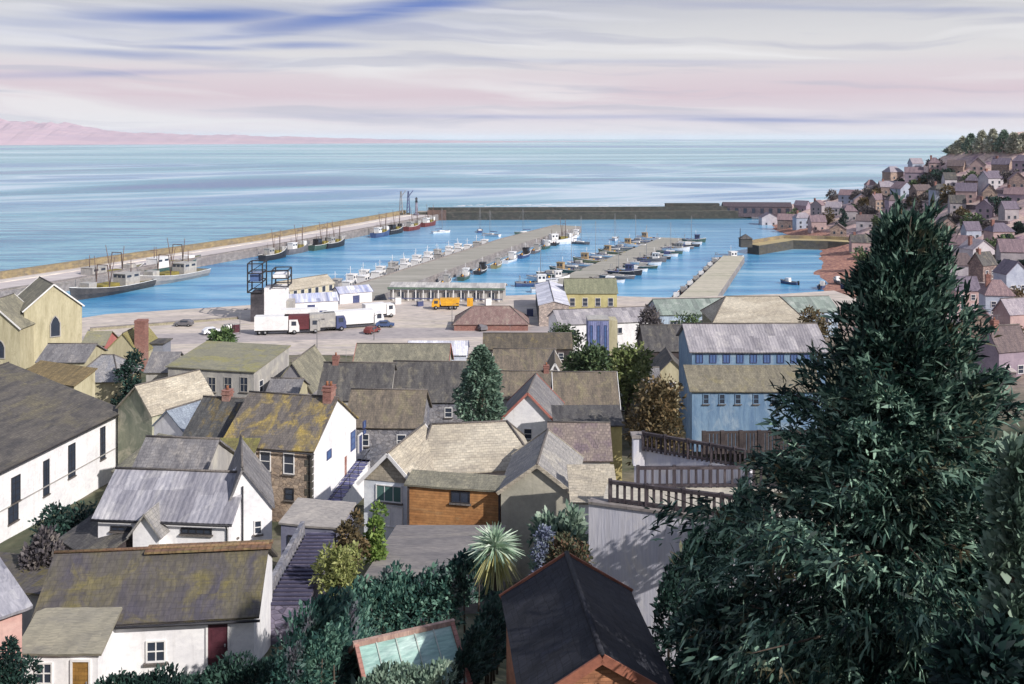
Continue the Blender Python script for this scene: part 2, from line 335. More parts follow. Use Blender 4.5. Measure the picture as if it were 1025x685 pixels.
# ------------------------------------------------------------------ ground, sea, far coast
def ground_material():
    M = bpy.data.materials.new('earth_and_grass'); M.use_nodes = True; t = NT(M.node_tree)
    p = t.n('ShaderNodeNewGeometry').outputs['Position']; X, Y, Z = t.sep(p)[:3]
    n = t.noise(t.map(p, (.11, .11, .11)), 1.0, 6, .65, .6); n2 = t.noise(t.map(p, (.9, .9, .9)), 1.0, 5, .65)
    n3 = t.noise(t.map(p, (.03, .03, .03)), 1.0, 4, .6)
    near = t.ramp(n, [(.34, lin(62, 72, 58)), (.5, lin(98, 98, 80)), (.6, lin(126, 118, 104)), (.72, lin(92, 92, 92))])
    hill = t.ramp(n, [(.3, lin(136, 112, 132)), (.42, lin(194, 164, 164)), (.52, lin(222, 196, 182)), (.62, lin(186, 158, 146)), (.74, lin(130, 114, 140))])
    hill = t.mix(t.rng(n3, .5, .62), hill, t.ramp(n2, [(.3, lin(120, 110, 124)), (.7, lin(178, 156, 156))]))
    beach = t.ramp(n2, [(.3, lin(112, 84, 96)), (.5, lin(160, 118, 104)), (.7, lin(186, 146, 126))])
    c = t.mix(t.m('MULTIPLY', t.rng(X, 55, 85), t.rng(Y, 90, 130)), near, hill)
    c = t.mix(t.m('MULTIPLY', t.rng(Z, 4.2, 2.4), t.rng(X, 70, 85)), c, beach)
    c = t.mix(t.rng(Z, .1, -.6), c, lin(90, 80, 84))
    c = t.mix(1.0, c, t.ramp(n2, [(.25, (.72, .72, .72)), (.75, (1.2, 1.2, 1.2))]), 'MULTIPLY')
    b = t.n('ShaderNodeBump', i_Strength=.5, i_Distance=.3, i_Height=n2)
    q = t.n('ShaderNodeBsdfPrincipled', i_Base_Color=c, i_Roughness=.95, i_Normal=b.outputs[0]); q.inputs['Specular IOR Level'].default_value = .1
    t.n('ShaderNodeOutputMaterial', i_0=q.outputs[0]); return M
def sheet(name, xs, ys, zf, m):
    P = np.array([(x, y) for y in ys for x in xs], float); z = zf(P)
    nx, ny = len(xs), len(ys)
    fs = [(j*nx+i, j*nx+i+1, (j+1)*nx+i+1, (j+1)*nx+i) for j in range(ny-1) for i in range(nx-1)]
    me = bpy.data.meshes.new(name); me.from_pydata([(a, b, c) for (a, b), c in zip(P, z)], [], fs)
    me.materials.append(m); me.polygons.foreach_set('use_smooth', [True]*len(fs))
    o = bpy.data.objects.new(name, me); COL.objects.link(o); return structure(o)
xs = np.concatenate([np.arange(-400, -90, 12), np.arange(-90, 260, 2.5), np.arange(260, 520, 10)])
ys = np.concatenate([np.arange(-60, 300, 2.2), np.arange(300, 700, 4)])
def terr(P):
    z = gn(P); bumps = .25*np.sin(P[:, 0]*.31+1)*np.sin(P[:, 1]*.27)+.12*np.sin(P[:, 0]*.9)*np.sin(P[:, 1]*.83+2)
    return z+bumps*np.clip((z+1)/3, 0, 1)*np.where(P[:, 0] > 70, 2.4, .6)
sheet('ground', xs, ys, terr, ground_material())
def sea_material():
    M = bpy.data.materials.new('sea_water'); M.use_nodes = True; t = NT(M.node_tree)
    p = t.n('ShaderNodeNewGeometry').outputs['Position']; X, Y, Z = t.sep(p)[:3]
    lg = t.m('LOGARITHM', t.m('MAXIMUM', Y, 60.0), math.e)          # streaks keep their length with distance: wind lanes get longer far out
    ang = t.m('DIVIDE', X, t.m('MAXIMUM', Y, 60.0))
    w = t.noise(t.comb(t.m('MULTIPLY', X, .004), t.m('MULTIPLY', Y, .004)), 1.0, 3)
    n1 = t.noise(t.comb(t.m('MULTIPLY', X, .0021), t.m('ADD', t.m('MULTIPLY', lg, 3.4), t.m('MULTIPLY', X, -.0016))), 1.0, 4, .52, .5)
    n2 = t.noise(t.comb(t.m('MULTIPLY', X, .00034), t.m('ADD', t.m('MULTIPLY', lg, 3.2), t.m('MULTIPLY', X, -.00022))), 1.0, 4, .52, .5)
    n3 = t.noise(t.comb(t.m('MULTIPLY', X, .016), t.m('MULTIPLY', Y, .085)), 1.0, 5, .62, .4)
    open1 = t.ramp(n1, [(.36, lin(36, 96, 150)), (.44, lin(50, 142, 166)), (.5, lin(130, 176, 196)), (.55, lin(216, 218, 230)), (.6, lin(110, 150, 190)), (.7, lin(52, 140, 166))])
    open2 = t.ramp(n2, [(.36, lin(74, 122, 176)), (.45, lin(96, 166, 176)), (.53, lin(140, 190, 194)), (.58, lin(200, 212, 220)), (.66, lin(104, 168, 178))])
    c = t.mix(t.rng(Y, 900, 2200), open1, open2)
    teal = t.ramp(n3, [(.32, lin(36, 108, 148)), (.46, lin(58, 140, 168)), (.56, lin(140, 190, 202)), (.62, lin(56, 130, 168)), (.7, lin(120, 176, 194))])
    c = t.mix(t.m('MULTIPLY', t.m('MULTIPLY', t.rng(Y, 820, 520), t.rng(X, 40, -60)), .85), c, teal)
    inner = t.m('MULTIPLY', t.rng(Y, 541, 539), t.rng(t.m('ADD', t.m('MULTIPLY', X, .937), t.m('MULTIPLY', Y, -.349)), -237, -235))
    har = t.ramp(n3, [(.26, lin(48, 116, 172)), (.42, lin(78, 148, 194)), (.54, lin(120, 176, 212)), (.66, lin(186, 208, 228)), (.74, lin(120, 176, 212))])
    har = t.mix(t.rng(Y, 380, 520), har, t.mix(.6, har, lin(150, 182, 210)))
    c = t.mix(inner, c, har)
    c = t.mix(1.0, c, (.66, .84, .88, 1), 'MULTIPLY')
    rip = t.noise(t.comb(t.m('MULTIPLY', X, .35), t.m('MULTIPLY', Y, .9)), 1.0, 6, .65)
    b = t.n('ShaderNodeBump', i_Strength=.5, i_Distance=.35, i_Height=rip)
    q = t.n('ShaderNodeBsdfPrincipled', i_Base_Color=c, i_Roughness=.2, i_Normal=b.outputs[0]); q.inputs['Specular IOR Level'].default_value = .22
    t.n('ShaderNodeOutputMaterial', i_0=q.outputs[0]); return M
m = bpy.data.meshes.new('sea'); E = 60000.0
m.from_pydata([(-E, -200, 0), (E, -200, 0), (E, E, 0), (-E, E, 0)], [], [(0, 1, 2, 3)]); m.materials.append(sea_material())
o = bpy.data.objects.new('sea', m); COL.objects.link(o); structure(o)
# far coast across the bay: low pink hills, colour paled for distance haze, 5.4 km off, running away to the right
CM = mat('hazy_pink_hills', (196, 160, 168), (182, 150, 166), (156, 134, 164), streak=(.0012, .006), moss=.42, bump=0)
def coast():
    xs = np.linspace(-5600, 1500, 240); rows = 14; V = []; Fc = []
    for i, x in enumerate(xs):
        s = (x+5600)/7100; base = 5450+ s*s*7800 - 300*s
        px = 512+F*x/base
        top = np.interp(px, [-500, 0, 25, 60, 130, 260, 380, 470, 540, 640], [30, 25, 24.5, 16, 11, 7.5, 3.6, 1.4, .3, .1])   # outline above the water line
        ht = top/F*base*(1+.06*math.sin(i*.45)+.04*math.sin(i*1.3+1)+.02*RNG.normal())
        for r in range(rows):
            f = r/(rows-1); d = base+f*1500
            V.append((x*(d/base)*.5+x*.5, d, -3+(ht+3)*math.sin(min(f*1.35, 1)*math.pi/2)**.8*(1+.10*math.sin(i*.9+r*1.3)*f*(1-f)*4)))
    for i in range(len(xs)-1):
        for r in range(rows-1): Fc.append((i*rows+r, (i+1)*rows+r, (i+1)*rows+r+1, i*rows+r+1))
    me = bpy.data.meshes.new('hills'); me.from_pydata(V, [], Fc); me.materials.append(CM)
    uv = me.uv_layers.new(name='UVMap')
    for l in me.loops: uv.data[l.index].uv = (V[l.vertex_index][0], V[l.vertex_index][2]*4+V[l.vertex_index][1]*.3)
    o = bpy.data.objects.new('hills', me); COL.objects.link(o); structure(o)
coast()

# ------------------------------------------------------------------ quays and piers
def strip(name, label, cat, pa, pb, ztop, zbot, mtop, mside, kind=None):
    n = len(pa); ring = list(pa)+list(pb)[::-1]
    root = thing(name, label, cat, (*pa[0], 0)); ox, oy = pa[0]
    P = [(x-ox, y-oy) for x, y in ring]
    MB().prism(P, zbot, ztop-.012).build('wall', mside, root)
    d = MB()
    for i in range(n-1):
        a, b, c, e = pa[i], pa[i+1], pb[i+1], pb[i]
        d.add([(p[0]-ox, p[1]-oy, ztop) for p in (a, b, c, e)], [(0, 1, 2, 3)])
    d.build('deck', mtop, root); return root, (ox, oy)
def wallalong(mb, pts, w, z0, z1, o=(0, 0)):
    for a, b in zip(pts[:-1], pts[1:]):
        a = Vector((a[0]-o[0], a[1]-o[1], (z0+z1)/2)); b = Vector((b[0]-o[0], b[1]-o[1], (z0+z1)/2)); mb.bar(a, b, w, z1-z0)
    return mb
PO = [(-222, 150), (-153, 293), (-104, 404), (-60, 541)]; PI_ = [(-198, 150), (-131, 287), (-83, 408), (-40, 533)]
r_, o_ = strip('stone_pier', 'long pale stone pier with a raised parapet, running out along the left of the harbour', 'pier', PO, PI_, 3.0, -6, PDECK, QSTONE)
off = lambda pts, k: [(a[0]*(1-k)+b[0]*k, a[1]*(1-k)+b[1]*k) for a, b in zip(pts, PI_ if pts is PO else PO)]
wallalong(MB(), off(PO, .04), 1.6, 2.9, 5.2, o_).build('parapet', OCHREW, r_)
wallalong(MB(), off(PI_, .03), .8, 2.9, 3.5, o_).build('kerb', QSTONE, r_)
wallalong(MB(), off(PO, .3), 2.6, 3.0, 3.25, o_).build('raised_walk', mat('pale_walk', (214, 206, 196), (196, 184, 178), streak=(.05, .2)), r_)
br = [(-52, 536), (40, 540), (134, 548)]; br2 = [(-52, 546), (40, 550), (134, 558)]
BRM = mat('weathered_breakwater', (74, 76, 70), (60, 62, 60), (92, 84, 80), kind='block', moss=.4)
r2, o2 = strip('breakwater', 'long low dark breakwater wall closing the far side of the harbour', 'breakwater', br, br2, 4.4, -6, DECK, BRM)
wallalong(MB(), [(-46, 538), (40, 541.6), (134, 549.6)], 1.2, 4.3, 6.9, o2).build('parapet', BRM, r2)
MB().box(138, 168, 11.5, 16, 3.4, 8.4).build('blockhouse', BRM, r2)
MB().add([(0, 1.0, 0)]*0, []).box(6, 16, -.6, 0, -2, 5.6).build('rusty_fender', RUST, r2)
surf = MB()
for i in range(60):
    x = -40+i*3.1+RNG.normal()*.5; y = 652+x*.05+RNG.normal()*5; w = 4+RNG.random()*6
    surf.add([(x, y, .02), (x+w, y+.4, .02), (x+w*.8, y+1.8+RNG.random()*3, .02), (x+w*.2, y+1.6+RNG.random()*2, .02)], [(0, 1, 2, 3)])
so_ = surf.build('surf', mat('white_foam', (232, 232, 238), (210, 214, 224)))
so_['kind'] = 'stuff'
MQ_L = [(-60, 248), (-46, 277), (-5, 407), (21, 474)]; MQ_R = [(-40, 244), (-31, 277), (6, 398), (33, 466)]
r3, o3 = strip('working_quay', 'broad concrete quay between the two rows of moored boats', 'quay', MQ_L, MQ_R, 3.0, -6, DECK, QSTONE)
wallalong(MB(), [(-45.6, 277), (-4.6, 407), (21.3, 473)], .4, 2.95, 3.3, o3).build('kerb', QSTONE, r3)
PT_L = [(10, 262), (15, 309), (66, 434)]; PT_R = [(22, 262), (24, 306), (76, 430)]
r4, o4 = strip('pontoon', 'grey floating pontoon walkway in the marina with boats on both sides', 'pontoon', PT_L, PT_R, 1.0, -2, DECK, QSTONE)
TQ_L = [(40, 250), (46, 267), (77, 357)]; TQ_R = [(52, 250), (55.5, 265), (84, 354)]
r5, o5 = strip('small_quay', 'short narrow stone quay with pale verges, right of the marina', 'quay', TQ_L, TQ_R, 2.2, -6, mat('mossy_deck', (166, 164, 136), (146, 146, 118), (190, 180, 160), streak=(.08, .3)), QSTONE)
OQ_A = [(92, 383), (112, 405), (128, 402), (146, 392)]; OQ_B = [(95, 377), (114, 397), (127, 394), (142, 384)]
r6, o6 = strip('old_quay', 'old curved granite quay sheltering the small beach', 'quay', OQ_B, OQ_A, 3.6, -5, mat('ochre_deck', (186, 166, 110), (160, 140, 96), streak=(.1, .3)), DARKST)
wallalong(MB(), [(x, y-.4) for x, y in OQ_A], .8, 3.5, 4.9, o6).build('parapet', OCHREW, r6)
# harbour front: a paved slab with a granite face
QF = [(-330, 205), (-110, 214), (-96, 232), (-62, 246), (-40, 250), (10, 262), (40, 256), (72, 262), (88, 268), (92, 226), (60, 204), (0, 190), (-100, 186), (-330, 176)]
structure(MB().prism(QF, -6, 3.3).build('quay_front', QSTONE))
structure(MB().add([(x, y, 3.304) for x, y in QF], [tuple(range(len(QF)))]).build('pavement', CONC))
rd = [(-330, 196), (-110, 203), (-40, 214), (0, 216), (40, 226), (84, 236)]; re = [(-330, 186), (-108, 192), (-38, 203), (0, 206), (42, 216), (86, 226)]
rm = MB(); ln = MB()
for i in range(len(rd)-1): rm.add([(*rd[i], 3.308), (*rd[i+1], 3.308), (*re[i+1], 3.308), (*re[i], 3.308)], [(0, 1, 2, 3)])
structure(rm.build('road', mat('worn_tarmac', (176, 164, 164), (156, 148, 150), streak=(.1, .3))))

# ------------------------------------------------------------------ buildings
class B: pass
def house(label, p1, p2, W, rise, wall, roof, kind='gable', hip=0.0, rf=.5, ov=.3, zb=None, name='house', cat='house', ridge=True, group=None, edge=None, below=1.2, th=.13, plain=False):
    """walls and roof on the eave line p1-p2 (left to right as seen); the body lies behind it"""
    b = B(); d = Vector((p2.x-p1.x, p2.y-p1.y)); L = d.length; b.L = L; b.W = W
    ang = math.atan2(d.y, d.x); ze = (p1.z+p2.z)/2; c, s = math.cos(ang), math.sin(ang)
    cs = [(p1.x+c*x-s*y, p1.y+s*x+c*y) for x in (0, L) for y in (0, W)]
    if zb is None: zb = min(g(*q) for q in cs)-.3
    zb = min(zb, ze-2.0)
    h = ze-zb; b.h = h; b.rise = rise; b.root = thing(name, label, cat, (p1.x, p1.y, zb), ang, group)
    b.o = Vector((p1.x, p1.y, zb)); b.M = Matrix.Translation(b.o) @ Matrix.Rotation(ang, 4, 'Z'); b.Mi = b.M.inverted()
    mw = MB(); mr = MB()
    if kind == 'cross': A, Bd = W, L; T = lambda a, q, z: (q, a, z)
    else: A, Bd = L, W; T = lambda a, q, z: (a, q, z)
    up = .03; rq = Bd*rf; top = h+rise
    if kind in ('gable', 'cross'):
        vs = [];
        for a in (0, A): vs += [T(a, 0, -below), T(a, Bd, -below), T(a, Bd, h), T(a, rq, top), T(a, 0, h)]
        mw.add(vs, [(0, 1, 2, 3, 4), (5, 6, 7, 8, 9), (0, 1, 6, 5), (1, 2, 7, 6), (2, 3, 8, 7), (3, 4, 9, 8), (4, 0, 5, 9)])
        s1 = rise/rq; s2 = rise/(Bd-rq)
        SL = mr.slab if plain else mr.sag
        SL([T(-ov, -ov, h-ov*s1+up+th), T(A+ov, -ov, h-ov*s1+up+th), T(A+ov, rq, top+up+th), T(-ov, rq, top+up+th)], th)
        SL([T(-ov, Bd+ov, h-ov*s2+up+th), T(A+ov, Bd+ov, h-ov*s2+up+th), T(A+ov, rq+.001, top+up+th), T(-ov, rq+.001, top+up+th)], th)
        rl = (T(-ov-.02, rq, top+up+th+.03), T(A+ov+.02, rq, top+up+th+.03))
    elif kind == 'hip':
        mw.box(0, L, 0, W, -below, h)
        h1, h2 = hip if isinstance(hip, tuple) else (hip, hip); z = h+up
        a = [(-ov, -ov, z), (L+ov, -ov, z), (L+ov, W+ov, z), (-ov, W+ov, z), (h1, W*rf, top), (L-h2, W*rf, top)]
        mr.add(a+[(x, y, zz-.1) for x, y, zz in a[:4]], [(0, 1, 5, 4), (1, 2, 5), (2, 3, 4, 5), (3, 0, 4), (0, 1, 7, 6), (1, 2, 8, 7), (2, 3, 9, 8), (3, 0, 6, 9), (6, 7, 8, 9)])
        rl = ((h1, W*rf, top+.03), (L-h2, W*rf, top+.03))
        hp = [(a[0], a[4]), (a[1], a[5]), (a[2], a[5]), (a[3], a[4])]
    elif kind == 'lean':
        mw.add([(0, 0, -below), (L, 0, -below), (L, W, -below), (0, W, -below), (0, 0, h), (L, 0, h), (L, W, top), (0, W, top)], [(0, 1, 2, 3), (4, 5, 6, 7), (0, 1, 5, 4), (1, 2, 6, 5), (2, 3, 7, 6), (3, 0, 4, 7)])
        s1 = rise/W; mr.sag([(-ov, -ov, h-ov*s1+up+th), (L+ov, -ov, h-ov*s1+up+th), (L+ov, W+.1, top+.1*s1+up+th), (-ov, W+.1, top+.1*s1+up+th)], th); ridge = False
    elif kind == 'flat':
        mw.box(0, L, 0, W, -below, h); mr.box(-ov, L+ov, -ov, W+ov, h+.01, h+.2); ridge = False
    b.wall = mw.build('wall', wall, b.root); b.roof = mr.build('roof', roof, b.root)
    if ridge and not plain:
        rb = MB().tube([rl[0], rl[1]], .085, 6)
        if kind == 'hip':
            for p, q in hp: rb.tube([Vector(p)+Vector((0, 0, .04)), Vector(q)+Vector((0, 0, .03))], .09, 6)
        rb.build('ridge_tiles', ridge if not isinstance(ridge, bool) else RIDGE, b.roof)
    if (len(LABELS) % 5 == 0) and kind == 'gable' and not plain and p1.y < 180:
        ax = MB().tube([(L*.3, W*rf, top), (L*.3, W*rf, top+1.7)], .02, 5); z = top+1.6
        ax.bar((L*.3-.6, W*rf, z), (L*.3+.6, W*rf, z), .02)
        for q in range(6): ax.bar((L*.3-.55+q*.2, W*rf-.25+.02*q, z+.012), (L*.3-.55+q*.2, W*rf+.25-.02*q, z+.012), .015)
        ax.build('aerial', METAL, b.roof)
    if edge and kind in ('gable', 'cross'):
        for a in (-ov-.04, A+ov+.04):
            MB().bar(T(a, -ov, h-ov*s1+up+.06), T(a, rq, top+up+.06), .06, .24).bar(T(a, rq, top+up+.06), T(a, Bd+ov, h-ov*s2+up+.06), .06, .24).build('bargeboard', edge, b.roof)
    return b
FACES = {'F': (lambda b, u, v, e: (u, -e, v)), 'R': (lambda b, u, v, e: (b.L+e, u, v)), 'L': (lambda b, u, v, e: (-e, b.W-u, v)), 'K': (lambda b, u, v, e: (b.L-u, b.W+e, v))}
def facepx(b, face, px, py):                     # point of a wall seen at a pixel -> (along, up) on that wall
    o = b.Mi @ Vector((0, 0, H)); dr = b.Mi.to_3x3() @ Vector(((px-512)/F, 1, -(py-HZ)/F))
    if face == 'F': t = -o.y/dr.y; q = o+dr*t; return q.x, q.z
    if face == 'R': t = (b.L-o.x)/dr.x; q = o+dr*t; return q.y, q.z
    if face == 'L': t = -o.x/dr.x; q = o+dr*t; return b.W-q.y, q.z
def window(b, face, u, v, w, h, pane=None, frame=None, nx=1, ny=2, sill=True, name='window', parent=None):
    """frame centred at (u, v), standing in the wall, with its pane behind the bars"""
    T = FACES[face]; fr = MB(); t = .07
    def bx(mb, u0, u1, v0, v1, e0, e1):
        c = [T(b, uu, vv, e) for e in (e0, e1) for vv in (v0, v1) for uu in (u0, u1)]
        mb.add(c, [(0, 1, 3, 2), (4, 5, 7, 6), (0, 1, 5, 4), (2, 3, 7, 6), (0, 2, 6, 4), (1, 3, 7, 5)])
    u0, u1, v0, v1 = u-w/2, u+w/2, v-h/2, v+h/2
    bx(fr, u0, u0+t, v0, v1, -.05, .07); bx(fr, u1-t, u1, v0, v1, -.05, .07)
    bx(fr, u0+t, u1-t, v0, v0+t, -.05, .068); bx(fr, u0+t, u1-t, v1-t, v1, -.05, .068)
    for i in range(1, nx): x = u0+w*i/nx; bx(fr, x-.025, x+.025, v0+t, v1-t, -.04, .05)
    for i in range(1, ny): y = v0+h*i/ny; bx(fr, u0+t, u1-t, y-.025, y+.025, -.04, .046)
    f = fr.build(name, frame or TRIM, parent or b.root)
    if parent: return f
    pm = MB(); bx(pm, u0+t*.6, u1-t*.6, v0+t*.6, v1-t*.6, -.03, .02); pm.build('pane', pane or GLD, f)
    if sill:
        sm = MB(); bx(sm, u0-.08, u1+.08, v0-.1, v0-.002, -.05, .16); sm.build('sill', RIDGE, f)
    return f
def winpx(b, face, x0, y0, x1, y1, **k):         # window covering a pixel box
    ua, va = facepx(b, face, x0, (y0+y1)/2); ub, vb = facepx(b, face, x1, (y0+y1)/2); um, vt = facepx(b, face, (x0+x1)/2, y0); _, vl = facepx(b, face, (x0+x1)/2, y1)
    return window(b, face, (ua+ub)/2, (vt+vl)/2, abs(ub-ua), abs(vt-vl), **k)
def door(b, face, u, w, h, m, v0=0.0, knob=True, label=None):
    T = FACES[face]; mb = MB(); fr = MB()
    def bx(mb, u0, u1, v0, v1, e0, e1):
        c = [T(b, uu, vv, e) for e in (e0, e1) for vv in (v0, v1) for uu in (u0, u1)]
        mb.add(c, [(0, 1, 3, 2), (4, 5, 7, 6), (0, 1, 5, 4), (2, 3, 7, 6), (0, 2, 6, 4), (1, 3, 7, 5)])
    bx(mb, u-w/2, u+w/2, v0, v0+h, -.05, .035)
    for k in (.12, .56): bx(mb, u-w*.32, u+w*.32, v0+h*k, v0+h*(k+.3), .034, .05)
    d = mb.build('door', m, b.root, label=label)
    bx(fr, u-w/2-.09, u-w/2-.003, v0, v0+h+.09, -.05, .08); bx(fr, u+w/2+.003, u+w/2+.09, v0, v0+h+.09, -.05, .08); bx(fr, u-w/2-.003, u+w/2+.003, v0+h+.003, v0+h+.088, -.05, .078)
    fr.build('door_frame', TRIM, d)
    if knob: kb = MB(); bx(kb, u+w*.33, u+w*.4, v0+h*.46, v0+h*.52, .03, .09); kb.build('handle', METAL, d)
    return d
def chimney(b, x, y, w, d, ztop, m=None, pots=1, z0=None, label=None):
    mb = MB().box(x-w/2, x+w/2, y-d/2, y+d/2, (z0 if z0 is not None else b.h-.5), ztop).box(x-w/2-.07, x+w/2+.07, y-d/2-.07, y+d/2+.07, ztop-.32, ztop-.14).box(x-w/2-.05, x+w/2+.05, y-d/2-.05, y+d/2+.05, ztop-.002, ztop+.07)
    c = mb.build('chimney', m or BRICK, b.roof)
    for i in range(pots):
        xx = x+(i-(pots-1)/2)*w*.45
        MB().tube([(xx, y, ztop+.06), (xx, y, ztop+.3), (xx, y, ztop+.42)], [.13, .1, .12], 8).build('chimney_pot', ORANGEB, c)
    return c
def gutter(b, y=-.36, z=None, pipe=None):
    mb = MB().tube([(-.3, y, b.h-.12), (b.L+.3, y, b.h-.14)], .06, 6)
    if pipe is not None: mb.tube([(pipe, y, b.h-.14), (pipe, -.08, b.h-.5), (pipe, -.08, .2)], .045, 6)
    return mb.build('gutter', DTRIM, b.root)
# ------------------------------------------------------------------ the near town
# long white warehouse at the left edge
p1 = at(0, 469, 86.6); p2 = at(119, 411, 105); dd = (p1-p2).normalized(); p1 = p1+dd*9; p1.z = p2.z = 15.75
b = house('long white warehouse with a broad low slate roof at the left edge', p1, p2, 27.0, 4.4, WHITE, mat('weathered_dark_slate', (104, 98, 92), (76, 74, 76), (116, 108, 84), kind='slate', moss=.4, streak=(.3, 1.4)), zb=9.4, name='warehouse', cat='warehouse', ov=.5)
for (x0, y0, x1, y1) in [(100, 427, 105, 459), (68, 444, 75, 477), (43, 460, 49, 495), (11, 476, 20, 502)]:
    winpx(b, 'F', x0, y0, x1, y1, nx=2, ny=4, frame=DTRIM)
winpx(b, 'F', 8, 504, 18, 522, nx=2, ny=2, frame=DTRIM)
gutter(b, -.55, pipe=b.L-.3)
MB().bar((0, -.06, 2.6), (b.L-.4, -.06, 2.6), .05, .1).build('string_course', GREYW, b.root)
# main lichen-roofed house with outside stair
p1 = at(223, 445, 79.9); p2 = at(312, 452, 78.2); p1.z = p2.z = 20.0
b = house('stone fronted house with yellow lichen on its roof, white gable and outside stair', p1, p2, 9.4, 2.9, [STONE, WHITE], MOSSR, zb=14.6, ov=.22, rf=.52)
for i, f in enumerate(b.wall.data.polygons):
    if f.normal.x > .7: f.material_index = 1
for (x0, y0, x1, y1) in [(260, 451, 271, 471), (283.5, 453, 294.5, 474)]: winpx(b, 'F', x0, y0, x1, y1, nx=1, ny=2)
winpx(b, 'F', 285, 488, 294, 500, nx=1, ny=2, frame=DTRIM)
for (x0, y0, x1, y1, nx, ny) in [(326.5, 450, 331, 459, 1, 1), (350.5, 431, 355, 450, 1, 3), (363, 421, 365.5, 428, 1, 1), (363, 430, 365.5, 434, 1, 1)]:
    winpx(b, 'R', x0, y0, x1, y1, nx=nx, ny=ny, frame=BTRIM, pane=GLB, sill=False)
u, v = facepx(b, 'R', 360, 445); door(b, 'R', u, .8, 1.5, BTRIM, v0=v-.6)
u, v = facepx(b, 'R', 345, 462); door(b, 'R', u, .55, 1.7, REDWOOD, v0=v-1.2, knob=False)
ul, vl = facepx(b, 'R', 360, 452); us = max(.6, facepx(b, 'R', 322, 503)[0]-1.0)
st = MB(); nst = 14; top = vl-.45; x0 = b.L+.03; x1 = b.L+1.15
ub = ul-.5
for i in range(nst):
    a0 = us+(ub-us)*i/nst; zz = top*(i+1)/nst
    st.box(x0, x1, a0, a0+(ub-us)/nst-.002, -1.2, zz-.06)
st.box(x0, x1, ub, b.W-.1, -1.2, top-.06)
s_ = st.build('outside_stair', WHITE, b.root)
tr = MB()
for i in range(nst):
    a0 = us+(ub-us)*i/nst; zz = top*(i+1)/nst
    tr.box(x0+.01, x1+.05, a0-.03, a0+(ub-us)/nst-.02, zz-.058, zz)
tr.box(x0+.01, x1+.05, ub-.03, b.W-.1, top-.058, top); tr.build('treads', mat('blue_slate_tread', (96, 98, 150), (80, 82, 130)), s_)
rl = MB().bar((x1, us, 1.0+.3), (x1, ub, top+.9), .05).bar((x1, ub, top+.9), (x1, b.W-.1, top+.9), .05)
for i in range(0, nst, 3): a0 = us+(ub-us)*(i+.5)/nst; rl.bar((x1, a0, top*(i+1)/nst-.05), (x1, a0, top*(i+.5)/nst+1.05), .04)
rl.build('handrail', DTRIM, s_)
chimney(b, b.L-.55, b.W*.5, .75, 1.0, b.h+b.rise+1.1, pots=2)
gutter(b, -.28, pipe=b.L-.15)
QN = MB()
for i in range(9): QN.box(b.L-.62 if i % 2 else b.L-.4, b.L+.02, -.035, .3, .1+i*.58, .62+i*.58)
QN.build('quoins', DARKST, b.root)
# its darker neighbour
p1 = at(183, 437, 83); p2 = at(226, 441, 82.4); p1.z = p2.z = (p1.z+p2.z)/2
b = house('terraced cottage with dark mossy roof and pink front, joined left of the lichen-roofed house', p1, p2, 8, 2.3, PINKW, mat('dark_mossy_slate', (92, 92, 92), (66, 68, 72), (130, 108, 52), kind='slate', moss=.4), zb=14.4, ov=.15, name='cottage', cat='cottage')
chimney(b, b.L*.55, 4.0, .7, .8, b.h+b.rise+.8, pots=1); winpx(b, 'F', 197, 444, 205, 457)
p1 = at(192, 474, 74); p2 = at(238, 470, 74); p1.z = p2.z = 18.9
house('low outhouse with olive mossy lean-to roof in front of the pink cottage', p1, p2, 5.4, 1.6, GREYW, mat('olive_moss', (118, 108, 66), (96, 90, 58), (130, 124, 60), kind='slate'), 'lean', name='outhouse', cat='outhouse', zb=14)
# white cottage under grey sheet roof with porch gable
p1 = at(98, 517, 62); p2 = at(229, 522, 61.2); p1.z = p2.z = 21.05
b = house('white cottage with streaked grey corrugated roof and small central porch gable', p1, p2, 5.6, 1.95, WHITE, LCORR, zb=17.0, name='cottage', cat='cottage', ov=.28)
pw = 1.7; px_ = b.L*.42; zr = b.h+.75
pg = MB().add([(px_-pw/2, -.9, -1), (px_+pw/2, -.9, -1), (px_+pw/2, -.9, b.h-.55), (px_, -.9, zr-.1), (px_-pw/2, -.9, b.h-.55), (px_-pw/2, .3, -1), (px_+pw/2, .3, -1), (px_+pw/2, .3, b.h-.55), (px_, .3, zr-.1), (px_-pw/2, .3, b.h-.55)],
              [(0, 1, 2, 3, 4), (5, 6, 7, 8, 9), (0, 1, 6, 5), (1, 2, 7, 6), (4, 0, 5, 9), (2, 3, 8, 7), (3, 4, 9, 8)])
pgo = pg.build('porch', WHITE, b.root)
MB().slab([(px_-pw/2-.3, -1.2, b.h-.75), (px_, -1.2, zr), (px_, 2.4, zr), (px_-pw/2-.3, .6, b.h-.75)], .1).slab([(px_+pw/2+.3, -1.2, b.h-.75), (px_+.001, -1.2, zr), (px_+.001, 2.4, zr), (px_+pw/2+.3, .6, b.h-.75)], .1).build('porch_roof', LSLATE, pgo)
winpx(b, 'F', 111, 526, 132, 531, nx=3, ny=1, frame=DTRIM); winpx(b, 'F', 181, 528, 212, 534, nx=4, ny=1, frame=DTRIM)
gutter(b, -.34, pipe=b.L-.1)
p1 = at(226, 512, 62.4); p2 = at(272, 500, 63.2); p1.z = p2.z = 21.35
b = house('narrow white gabled wing with grey slate roof and drainpipes, right of the corrugated cottage', p1, p2, 6.2, 2.5, WHITE, SLATE, 'cross', zb=16.6, name='cottage', cat='cottage', ov=.2, rf=.35)
winpx(b, 'F', 233, 524, 238, 537); winpx(b, 'F', 254, 520, 262, 534)
